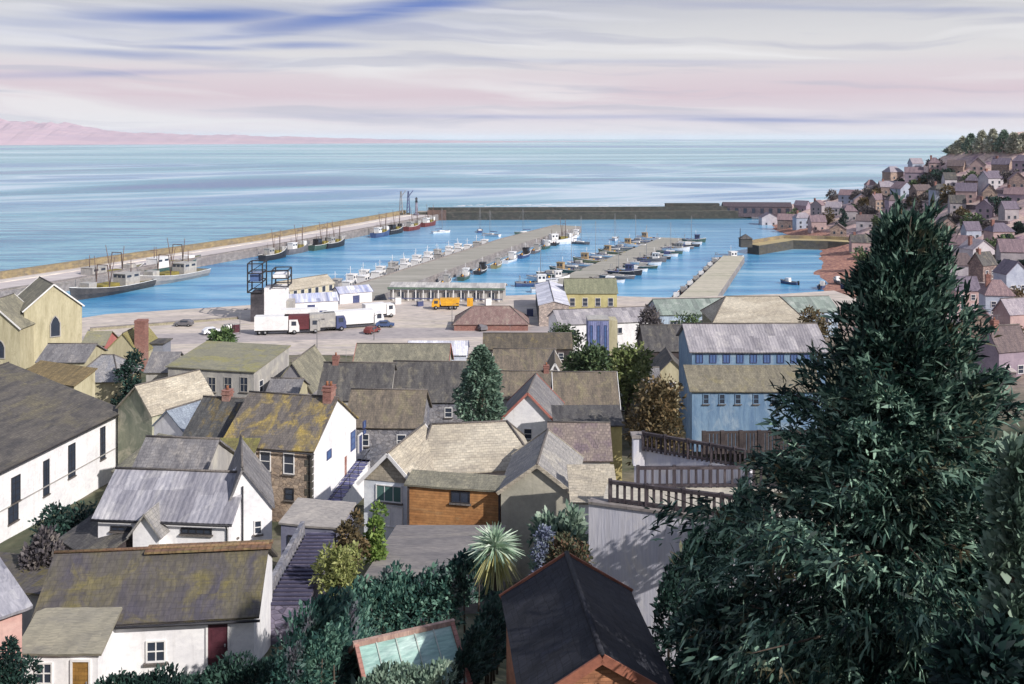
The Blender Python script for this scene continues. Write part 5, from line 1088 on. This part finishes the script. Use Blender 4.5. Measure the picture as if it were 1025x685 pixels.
# hedges: each one body of leaves on stems
def hedge(label, pts, wid, hgt, m, n, lf, name='hedge', seed=0, up=.5, jag=.35):
    P0 = Vector(pts[0]); r = thing(name, label, 'hedge', P0); pts_ = np.array([[p[0]-P0.x, p[1]-P0.y, p[2]-P0.z] for p in pts])
    seg = np.linalg.norm(np.diff(pts_, axis=0), axis=1); cum = np.concatenate([[0], np.cumsum(seg)]); t = RNG.random(n)*cum[-1]
    q = np.stack([np.interp(t, cum, pts_[:, i]) for i in range(3)], 1)
    a = RNG.random(n)*math.pi*1.3-.15*math.pi; ss = .55+.45*np.sqrt(RNG.random(n)); wob = 1+jag*np.sin(t*2.1+seed)*np.sin(t*.83+2)+.16*np.sin(t*5.3+a*3)
    P = q.copy(); P[:, 0] += np.cos(a)*wid/2*ss*wob*.5; P[:, 1] += np.cos(a)*wid/2*ss*wob; P[:, 2] += np.maximum(np.sin(a), -.2)*hgt*ss*wob
    D = np.stack([np.cos(a)*.4, np.cos(a)*.7, np.maximum(np.sin(a), .1)], 1)+RNG.normal(size=(n, 3))*.45; D[:, 2] += up
    blades(P, D, lf*(.5+RNG.random(n)), lf*.42*(.5+RNG.random(n)), 'foliage', m, r, .2)
    st = MB()
    for k in range(int(cum[-1]/.8)+1):
        tt = (k+.5)*.8; qq = [float(np.interp(tt, cum, pts_[:, i])) for i in range(3)]
        st.tube([(qq[0], qq[1], qq[2]-1.2), (qq[0]+RNG.normal()*.1, qq[1], qq[2]+hgt*.6)], [.06, .02], 5)
    st.build('stems', BARK, r); return r
hedge('large dark teal hedge sweeping across the garden below the grey felt roof', [at(306, 668, 38), at(352, 640, 42), at(420, 618, 45), at(478, 604, 47)], 3.0, 1.9, LM_T, 15000, .3, seed=1)
hedge('dark hedge along the bottom edge in front of the white cottage', [at(104, 716, 33), at(170, 706, 33), at(240, 700, 34), at(296, 698, 34)], 1.5, 1.1, LM_D, 9000, .2, seed=2)
hedge('dark garden hedge left of the greenhouse', [at(290, 704, 30), at(334, 690, 31.5), at(350, 672, 33)], 2.0, 1.9, LM_T, 8000, .2, seed=3)
hedge('dark hedge between the greenhouse and the black roofed house', [at(462, 690, 31), at(484, 668, 33.5), at(498, 640, 37)], 1.9, 1.6, LM_D, 8000, .2, seed=4)
hedge('pale sunlit garden scrub below the greenhouse', [at(356, 700, 29), at(400, 696, 29), at(440, 694, 29)], 1.4, .7, LM_S, 3500, .18, seed=5)
hedge('ivy dark bank in front of the lilac wall', [at(664, 640, 36), at(690, 600, 38), at(722, 560, 40), at(764, 536, 43)], 2.6, 2.0, LM_D, 11000, .26, seed=6)
# pale green columnar tree in the middle of the town
def column_tree(label, px, py, wpx, hpx, Y, m, n, lf, name='tree', cat='tree', taper=.55, group=None, zb=None):
    s = Y/F; p = at(px, py, Y); h = hpx*s; r0 = wpx*s/2; r = thing(name, label, cat, (p.x, Y, p.z if zb is None else zb), RNG.random()*6, group)
    t = RNG.random(n)**.8; prof = np.where(t < .3, .75+.25*t/.3, (1-(t-.3)/.7*1.0)**taper); a = RNG.random(n)*2*math.pi
    lump = 1+.22*np.sin(a*3+t*9)+.16*np.sin(a*5-t*17+1); rr = r0*prof*lump*(.55+.45*np.sqrt(RNG.random(n)))
    P = np.stack([rr*np.cos(a), rr*np.sin(a), t*h], 1); D = np.stack([np.cos(a)*.5, np.sin(a)*.5, np.full(n, .5)], 1)+RNG.normal(size=(n, 3))*.35
    blades(P, D, lf*(.6+.8*RNG.random(n)), lf*.45*(.6+.8*RNG.random(n)), 'crown', m, r, .2)
    MB().tube([(0, 0, -3), (0, 0, h*.4), (0, 0, h*.9)], [.035*h, .025*h, .006*h], 7).build('trunk', BARK, r); return r
column_tree('tall pale grey green tree in the middle of the dark roofs', 481, 424, 44, 76, 104, leafmat('grey_green_leaves', (52, 74, 66), (96, 122, 106), (150, 172, 152)), 5200, .5, taper=.6)
# trees along the hill crest and dark clumps between the hillside houses
for i, (px, ht) in enumerate([(953, 9), (958, 14), (963, 18), (971, 22), (982, 25), (993, 27), (1004, 25), (1014, 23), (1024, 22)]):
    p = hit(px, 153, 200); 
    if p is None: p = Vector(((px-512)/F*455, 455, 45))
    column_tree(f'dark upright tree on the hill crest, {ORD[i]} from its seaward end', px, 152, 15, ht*.86, p.y, leafmat('crest_leaves', (126, 130, 118), (168, 170, 152), (206, 204, 186)) if i % 3 else LM_S, 900, 1.3, group='trees on the hill crest', zb=p.z-.4, taper=.8)
TN = [('dark violet green', LM_P), ('bronze green', LM_B), ('deep green', LM_D), ('mid green', LM_G)]
TS = [(905, 163, 22, 12, 'seaward shoulder of the hill, highest'), (884, 172, 20, 10, 'seaward shoulder of the hill, second down'), (868, 181, 20, 9, 'seaward shoulder of the hill, third down'), (851, 190, 18, 9, 'seaward shoulder of the hill, fourth down'), (835, 199, 18, 9, 'seaward shoulder of the hill, lowest'), (925, 157, 24, 12, 'crest just seaward of the hilltop trees'),
      (940, 182, 44, 12, 'top row of hillside houses, left part'), (975, 183, 40, 11, 'top row of hillside houses, middle'), (1008, 182, 36, 12, 'top row of hillside houses, right part'), (960, 198, 46, 13, 'fifth row of hillside houses'), (1004, 212, 50, 14, 'right end of the fourth row'), (975, 228, 40, 13, 'right end of the third row'), (870, 218, 22, 12, 'left end of the third row'), (825, 224, 22, 15, 'shore behind the old quay'), (842, 228, 14, 17, 'lane above the old quay'), (794, 219, 26, 10, 'left end of the second row'), (775, 216, 22, 8, 'landward end of the breakwater'), (902, 228, 26, 16, 'terraces left of the conifer top'), (940, 250, 34, 16, 'slope behind the conifer'), (1000, 252, 40, 16, 'right edge below the second row'), (972, 272, 40, 14, 'slope right of the conifer, upper'), (1010, 306, 36, 18, 'slope right of the conifer, middle'), (975, 334, 34, 18, 'slope right of the conifer, lower'), (866, 270, 26, 20, 'bank above the small beach'), (884, 282, 24, 18, 'bank right of the small beach'), (1016, 350, 30, 20, 'right edge beside the lower houses')]
LEV = ['crest', 'upper terraces', 'middle terraces', 'lower terraces', 'foot of the hill']
SEEN = {}
for i in range(46):
    px = RNG.uniform(850, 1024); lo = np.interp(px, [850, 900, 950, 1024], [200, 172, 158, 152]); py = RNG.uniform(lo+4, 300 if px > 950 else 240)
    k = min(4, int((py-lo)/28)); c4 = i % 4; nm = ['violet green', 'bronze', 'deep green', 'mid green'][c4]; q = SEEN[(k, c4)] = SEEN.get((k, c4), -1)+1
    sh = ['low', 'rounded', 'ragged', 'wide', 'small', 'thin', 'sprawling'][q % 7]
    TS.append((px, py, RNG.uniform(12, 30)*(1.1 if q % 7 in (3, 6) else .9), RNG.uniform(7, 12), (sh, f'{LEV[k]} above the harbour')))
for i, (px, py, w_, h_, where) in enumerate(TS):
    p = hit(px, py, 90)
    if p is None: print('no ground tree', px, py); continue
    k = TN[i % 4]; bush(f'{k[0]} tree clump on the {where}' if isinstance(where, str) else f'{where[0]} {k[0]} tree clump, {where[1]}', px, py+2, w_, h_*1.25, p.y, k[1], 700, 1.0 if p.y > 250 else .6, cat='tree', name='tree', group='trees among the hillside houses', clumps=10)
# the big conifer
def big_conifer():
    Y = 25.0; s = Y/F; base = Vector(((892-512)*s, Y, 27.5)); r = thing('conifer', 'huge dark green conifer filling the right foreground', 'tree', base)
    prof_y = np.array([206, 230, 262, 310, 370, 430, 500, 560, 620, 700, 780])
    lft = np.array([904, 894, 878, 856, 832, 804, 770, 728, 708, 700, 704]); rgt = np.array([924, 936, 946, 964, 986, 1008, 1036, 1064, 1085, 1100, 1095])
    zs = H-(prof_y-HZ)*s - base.z; xl = (lft-512)*s-base.x; xr = (rgt-512)*s-base.x
    def prof(z): return np.interp(z, zs[::-1], xl[::-1]), np.interp(z, zs[::-1], xr[::-1])
    # limbs: whorls round the trunk, each carrying drooping sprays
    tk = MB().tube([(0, 0, -2.5), (0, 0, 2), (.15, 0, 6), (.3, 0, zs[0]*.96)], [.42, .34, .22, .03], 10)
    P = []; D = []; L_ = []; W2 = []
    nl = 640
    for i in range(nl):
        t = (i+RNG.random())/nl; z = .2+(zs[0]-.7)*(t**1.08); a = i*2.399+RNG.normal()*.25
        l, rr = prof(z); ca, sa = math.cos(a), math.sin(a); rad = (rr if ca > 0 else -l)*abs(ca)+.5*(rr-l)*abs(sa)*.7
        rad *= (.5+.5*RNG.random()**.8+.16*math.sin(a*3+z*1.9))*(1-.16*max(0, t-.45)/.55)
        up_ = .18+.75*t; tip = np.array([ca*rad, sa*rad, z-rad*.12+rad*up_*.55]); o = np.array([.02*z, 0, z-.15*rad])
        if i % 4 == 0: tk.tube([tuple(o), tuple(o*.5+tip*.5+np.array([0, 0, .06*rad])), tuple(tip)], [.07*(1.1-t), .045*(1.1-t), .012], 5)
        m_ = int(56+rad*56); f = RNG.random(m_)**.6; w = .06+.05*rad*f*(1.15-f*.8)
        kb = RNG.integers(0, 9, m_); fb = (kb+1)/9.5; sd_ = np.where(kb % 2, 1, -1)[:, None]      # side sprays hang off the limb and droop
        lat = np.array([-sa, ca, 0])*sd_*(.30*rad*(1.15-fb)+.06)[:, None]*RNG.random(m_)[:, None]; q_ = np.minimum(fb+.22*RNG.random(m_), 1.0)
        pts = o+(tip-o)*q_[:, None]+lat+RNG.normal(size=(m_, 3))*w[:, None]; pts[:, 2] -= .34*np.linalg.norm(lat, axis=1)+.10*rad*q_**2*(1-t)-(.1*rad*RNG.random()-.05*rad)
        dd = np.array([ca*.45, sa*.45, -.7+1.9*t**1.6])+RNG.normal(size=(m_, 3))*.38
        P.append(pts); D.append(dd); L_.append((.17+.3*RNG.random(m_))*(1.0-.2*t)); W2.append(.035+.065*RNG.random(m_))
    # leading shoots at the top
    for (px, py, n_) in [(905, 202, 70), (917, 212, 60), (932, 203, 70), (890, 222, 60), (899, 214, 40), (925, 216, 40), (943, 232, 50), (882, 248, 50), (955, 262, 44), (872, 262, 44), (924, 226, 50), (937, 222, 40), (862, 284, 40), (966, 290, 40)]:
        tip = np.array([(px-512)*s-base.x, RNG.normal()*.25, H-(py-HZ)*s-base.z]); o = np.array([tip[0]*.8, 0, tip[2]-2.5])
        f = RNG.random(n_); pts = o+(tip-o)*f[:, None]+RNG.normal(size=(n_, 3))*(.13*(1.1-f))[:, None]; P.append(pts); D.append(np.array([0, 0, 1.0])+RNG.normal(size=(n_, 3))*.25); L_.append(.25+.3*RNG.random(n_)); W2.append(.06+.05*RNG.random(n_))
        tk.tube([tuple(o), tuple(tip)], [.05, .012], 5)
    P = np.concatenate(P); D = np.concatenate(D); L_ = np.concatenate(L_); W2 = np.concatenate(W2)
    print('conifer blades', len(P))
    blades(P, D, L_, W2, 'crown', LM_C, r, .12); tk.build('trunk', BARK, r)
big_conifer()
bush('broad dark shrub under the left skirts of the conifer', 726, 700, 116, 120, 27, LM_D, 9000, .24, name='shrub', cat='shrub', clumps=30, trunk=True)
bush('pale sage green shrub at the right edge of the conifer', 1018, 590, 56, 150, 19.5, LM_S, 3600, .3, name='shrub', cat='shrub', clumps=22, up=.9)
bush('dark shrub in the bottom right corner under the conifer', 990, 730, 120, 110, 18.5, LM_D, 6000, .26, name='shrub', cat='shrub', clumps=24)
# cabbage palm
def palm():
    p = at(495, 548, 45); r = thing('cabbage_palm', 'spiky cabbage palm with pale green crown and hanging yellow dead leaves', 'palm', (p.x, 45, g(p.x, 45)))
    zc = p.z-g(p.x, 45); MB().tube([(0, 0, -.6), (.1, 0, zc*.5), (0, 0, zc)], [.22, .16, .14], 9).build('trunk', BARK, r)
    def fr(n, zl, zh, ln, m, nm, droop):
        a = RNG.random(n)*2*math.pi; e = zl+(zh-zl)*RNG.random(n)
        D = np.stack([np.cos(a)*np.cos(e), np.sin(a)*np.cos(e), np.sin(e)], 1); P = np.zeros((n, 3)); P[:, 2] = zc; P += D*.12
        blades(P, D, ln*(.7+.5*RNG.random(n)), .075+.03*RNG.random(n), nm, m, r, droop)
    fr(300, -.3, 1.5, 1.15, leafmat('palm_leaves', (110, 138, 116), (164, 188, 164), (216, 224, 210)), 'fronds', .2)
    fr(150, -1.4, -.5, 1.45, leafmat('dead_palm_leaves', (128, 124, 78), (168, 164, 108), (206, 204, 168)), 'dead_fronds', .2)
palm()
# ------------------------------------------------------------------ terraces, fences, steps, greenhouse
def fence(label, a, c, h, n, m, name='fence', top=.16, group=None, bal=.12, w2=None):
    a = Vector(a); c = Vector(c); r = thing(name, label, 'fence', a, 0, group); d = c-a
    MB().bar((0, 0, h), tuple(d+Vector((0, 0, h))), top*1.3, top).build('top_rail', m, r); MB().bar((0, 0, .12), tuple(d+Vector((0, 0, .12))), top, top*.8).build('bottom_rail', m, r)
    for i in range(n+1):
        q = d*(i/n); big = i % 5 == 0; w = bal*(1.5 if big else 1)
        MB().box(q.x-w/2, q.x+w/2, q.y-w/2, q.y+w/2, q.z-.05, q.z+h+(.14 if big else -.05)).build('post' if big else 'baluster', m, r)
    return r
FW = mat('old_fence_timber', (74, 64, 72), (54, 48, 56), (104, 94, 98), streak=(2, .5), moss=.4)
def wallprism(label, pts, z0, z1, m, top, name='retaining_wall', cat='wall', floor=None):
    o = pts[0]; r = thing(name, label, cat, (o[0], o[1], z0))
    MB().prism([(x-o[0], y-o[1]) for x, y in pts], 0, z1-z0).build('wall', m, r); return r
# lower terrace: lilac wall with a coping, a paved floor behind it
A, Bq = (3.66, 46.8), (14.0, 43.0); d = Vector((Bq[0]-A[0], Bq[1]-A[1])).normalized(); nb = Vector((-d.y, d.x))*.45
r = wallprism('tall lilac washed retaining wall with rain streaks, left of the conifer', [A, Bq, (Bq[0]+nb.x, Bq[1]+nb.y), (A[0]+nb.x, A[1]+nb.y)], 18.5, 27.55, LILAC, None)
L_ = (Vector(Bq)-Vector(A)).length; cp = MB(); e = Vector((Bq[0]-A[0], Bq[1]-A[1]))
cp.bar((nb.x/2, nb.y/2, 9.11), (e.x+nb.x/2, e.y+nb.y/2, 9.11), .62, .13); cp.build('coping', QSTONE, r)
wallprism('paved lower terrace with cream floor between the two timber fences', [(A[0]+nb.x+.05, A[1]+nb.y+.05), (Bq[0]+nb.x, Bq[1]+nb.y+.05), (26, 46), (26, 55.8), (5.4, 55.8)], 16, 25.3, mat('terrace_cream', (176, 166, 150), (156, 148, 136), (190, 182, 166), streak=(.4, .4)), None, name='terrace', cat='terrace')
wallprism('pale lilac garden wall carrying the upper timber balustrade', [(7.5, 60.2), (13.6, 56.0), (13.9, 56.35), (7.8, 60.55)], 14, 26.0, LILAC, None, name='garden_wall', cat='wall')
fence('dark timber balustrade sloping down along the top of the lilac wall', (4.6+nb.x/2, 46.455+nb.y/2, 27.68), (13.8+nb.x/2, 43.07+nb.y/2, 27.68), .95, 28, FW)
fence('level dark timber balustrade across the back of the lower terrace', (7.1, 55.2, 25.32), (21, 55.4, 25.32), 1.1, 34, FW)
fence('upper dark timber balustrade running down towards the viewer', (8.0, 59.7, 26.02), (13.4, 56.35, 26.02), 1.0, 22, FW)
fence('dark palisade fence in front of the blue boarded building', (19.5, 99.5, 13.0), (33, 99.5, 13.2), 2.1, 36, DWOOD, bal=.28, top=.2)
yd = structure(MB().prism([(-8.4, 55.5), (-1.0, 55.5), (-.4, 62.8), (-7.4, 62.8)], 15, 20.2).build('yard', mat('grey_yard', (132, 126, 126), (112, 108, 112), (148, 140, 132), streak=(.3, .9), moss=.42)))
r = thing('gate_post', 'square white pillar at the top of the upper balustrade', 'post', (7.75, 60.1, 25.0)); MB().box(-.35, .35, -.35, .35, 0, 1.7).build('shaft', LILAC, r); MB().box(-.45, .45, -.45, .45, 1.7, 1.88).build('cap', QSTONE, r)
# stone steps going down beside the foreground cottage
a = atz(287, 606, 21.6); c = at(322, 533, 57.5); r = thing('stone_steps', 'flight of violet grey stone steps beside the foreground cottage', 'steps', (a.x, a.y, 20.0))
n = 19; sd = MB(); z1 = c.z-20.0; z0 = a.z-20.0
for i in range(n):
    f = i/n; y0 = (c.y-a.y)*f; y1 = (c.y-a.y)*(f+1/n); x = (c.x-a.x)*(f+.5/n); w = 2.0-.35*f; z = z0+(z1-z0)*(f+.5/n)
    sd.box(x-w/2, x+w/2, y0, y1-.004, z-2.5, z+.002*i)
sd.build('treads', STEPST, r)
nz = MB()
for i in range(n):
    f = i/n; y0 = (c.y-a.y)*f; x = (c.x-a.x)*(f+.5/n); w = 2.0-.35*f; z = z0+(z1-z0)*(f+.5/n); nz.box(x-w/2-.02, x+w/2+.02, y0-.03, y0+.16, z+.05, z+.12)
nz.build('nosings', mat('dark_nosing', (74, 72, 104), (62, 60, 88)), r)
wl = MB(); dx, dy = c.x-a.x, c.y-a.y
wl.add([(-1.3, 0, z0-2), (-1.05, 0, z0-2), (dx-1.0, dy, z1-2), (dx-1.25, dy, z1-2), (-1.3, 0, z0+.7), (-1.05, 0, z0+.7), (dx-1.0, dy, z1+.7), (dx-1.25, dy, z1+.7)], [(0, 1, 2, 3), (4, 5, 6, 7), (0, 1, 5, 4), (1, 2, 6, 5), (2, 3, 7, 6), (3, 0, 4, 7)])
wl.build('side_wall', BSTONE, r)
# old timber greenhouse
A = at(356, 646, 31.6); Bq = at(451, 622, 33.0); zr = (A.z+Bq.z)/2; d = Vector((Bq.x-A.x, Bq.y-A.y, 0)); L = d.length; r = thing('greenhouse', 'old greenhouse with pale green panes and a worn red timber frame', 'greenhouse', (A.x, A.y, zr-3.0), math.atan2(d.y, d.x))
hw = 1.55; ez = 1.75; rz_ = 3.0
MB().slab([(0, -hw, ez), (L, -hw, ez), (L, -.02, rz_-.03), (0, -.02, rz_-.03)], .03).slab([(0, hw, ez), (L, hw, ez), (L, .02, rz_-.03), (0, .02, rz_-.03)], .03).build('roof_panes', GRN_GLASS, r)
MB().box(0, L, -hw+.02, -hw+.05, .6, ez).box(0, L, hw-.05, hw-.02, .6, ez).box(L-.05, L-.02, -hw+.08, hw-.08, .6, ez).box(.02, .05, -hw+.08, hw-.08, .6, ez).build('wall_panes', GRN_GLASS, r)
MB().add([(L-.03, -hw+.1, ez), (L-.03, hw-.1, ez), (L-.03, 0, rz_-.1), (L-.06, -hw+.1, ez), (L-.06, hw-.1, ez), (L-.06, 0, rz_-.1)], [(0, 1, 2), (3, 4, 5), (0, 1, 4, 3), (1, 2, 5, 4), (2, 0, 3, 5)]).build('gable_panes', GRN_GLASS, r)
MB().box(0, L, -hw-.05, -hw+.15, -1.5, .6).box(0, L, hw-.15, hw+.05, -1.5, .6).box(L-.15, L+.05, -hw+.15, hw-.15, -1.5, .6).box(-.05, .15, -hw+.15, hw-.15, -1.5, .6).build('base_wall', BRICK, r)
MB().bar((-.1, 0, rz_+.03), (L+.12, 0, rz_+.03), .14, .16).build('ridge_beam', mat('pink_timber', (184, 148, 134), (164, 124, 112), streak=(3, .4)), r)
rf = MB()
for x in (0, L+.03):
    for s in (-1, 1): rf.bar((x, 0, rz_+.02), (x, s*(hw+.08), ez-.02), .13).bar((x, s*hw, -.2), (x, s*hw, ez), .12)
rf.bar((0, -hw-.04, ez), (L, -hw-.04, ez), .11).bar((0, hw+.04, ez), (L, hw+.04, ez), .11).bar((L+.03, -hw, ez-.1), (L+.03, hw, ez-.1), .1); rf.build('frame', REDWOOD, r)
gb = MB(); k = int(L/.62)
for i in range(1, k):
    x = L*i/k
    for s in (-1, 1): gb.bar((x, s*.02, rz_), (x, s*hw, ez+.03), .035)
gb.build('glazing_bars', mat('white_glazing_bar', (190, 196, 190), (150, 168, 160)), r)
# garden ground and low walls round the greenhouse
def lowwall(label, a, c, h, w=.35, m=BSTONE):
    a = Vector(a); c = Vector(c); r = thing('garden_wall', label, 'wall', a); d = c-a
    MB().bar((0, 0, h/2-1), tuple(d+Vector((0, 0, h/2-1))), w, h+2).build('stones', m, r); MB().bar((0, 0, h+.05), tuple(d+Vector((0, 0, h+.05))), w+.12, .12).build('coping', QSTONE, r)
def gp(px, py, Y): p = at(px, py, Y); return (p.x, Y, g(p.x, Y))
lowwall('low stone wall between the white cottages and the steps', gp(244, 570, 54), gp(262, 560, 48), 1.2)
lowwall('long grey harbour wall along the water behind the brick chimney', gp(90, 322, 212), gp(238, 326, 226), 2.0, .6, mat('greenish_wall', (160, 152, 124), (140, 134, 112), kind='block'))
lowwall('pale wall beside the yellow shrub above the garden', gp(402, 566, 52), gp(424, 580, 49), 1.1, .4, mat('pale_green_wall', (176, 200, 190), (150, 180, 168), kind='plaster'))
for i, (px, py) in enumerate([(317, 350), (374, 344), (240, 338), (452, 332), (523, 318)]):
    p = hit(px, py, 120)
    if p:
        r = thing('lamp_post', 'slim grey lamp post on the harbour yard, ' + ['before the white lorries', 'by the low white roofed store', 'left of the white lorries', 'below the yellow truck', 'beside the fish store'][i], 'lamp post', p); MB().tube([(0, 0, -.3), (0, 0, 5.5), (.5, 0, 6), (1.1, 0, 6.05)], [.09, .06, .05, .05], 6).build('pole', METAL, r); MB().box(.9, 1.5, -.12, .12, 5.98, 6.12).build('lamp', DTRIM, r)
# ------------------------------------------------------------------ sea air
HM = bpy.data.materials.new('sea_haze'); HM.use_nodes = True; t = NT(HM.node_tree)
pv = t.n('ShaderNodeVolumePrincipled'); pv.inputs['Color'].default_value = (.93, .92, .96, 1); pv.inputs['Density'].default_value = 3.4e-5; pv.inputs['Anisotropy'].default_value = .0
ot = t.n('ShaderNodeOutputMaterial'); t.t.links.new(pv.outputs[0], ot.inputs['Volume'])
o = MB().box(-61000, 61000, -400, 61000, -12, 160).build('haze', HM); o['kind'] = 'stuff'
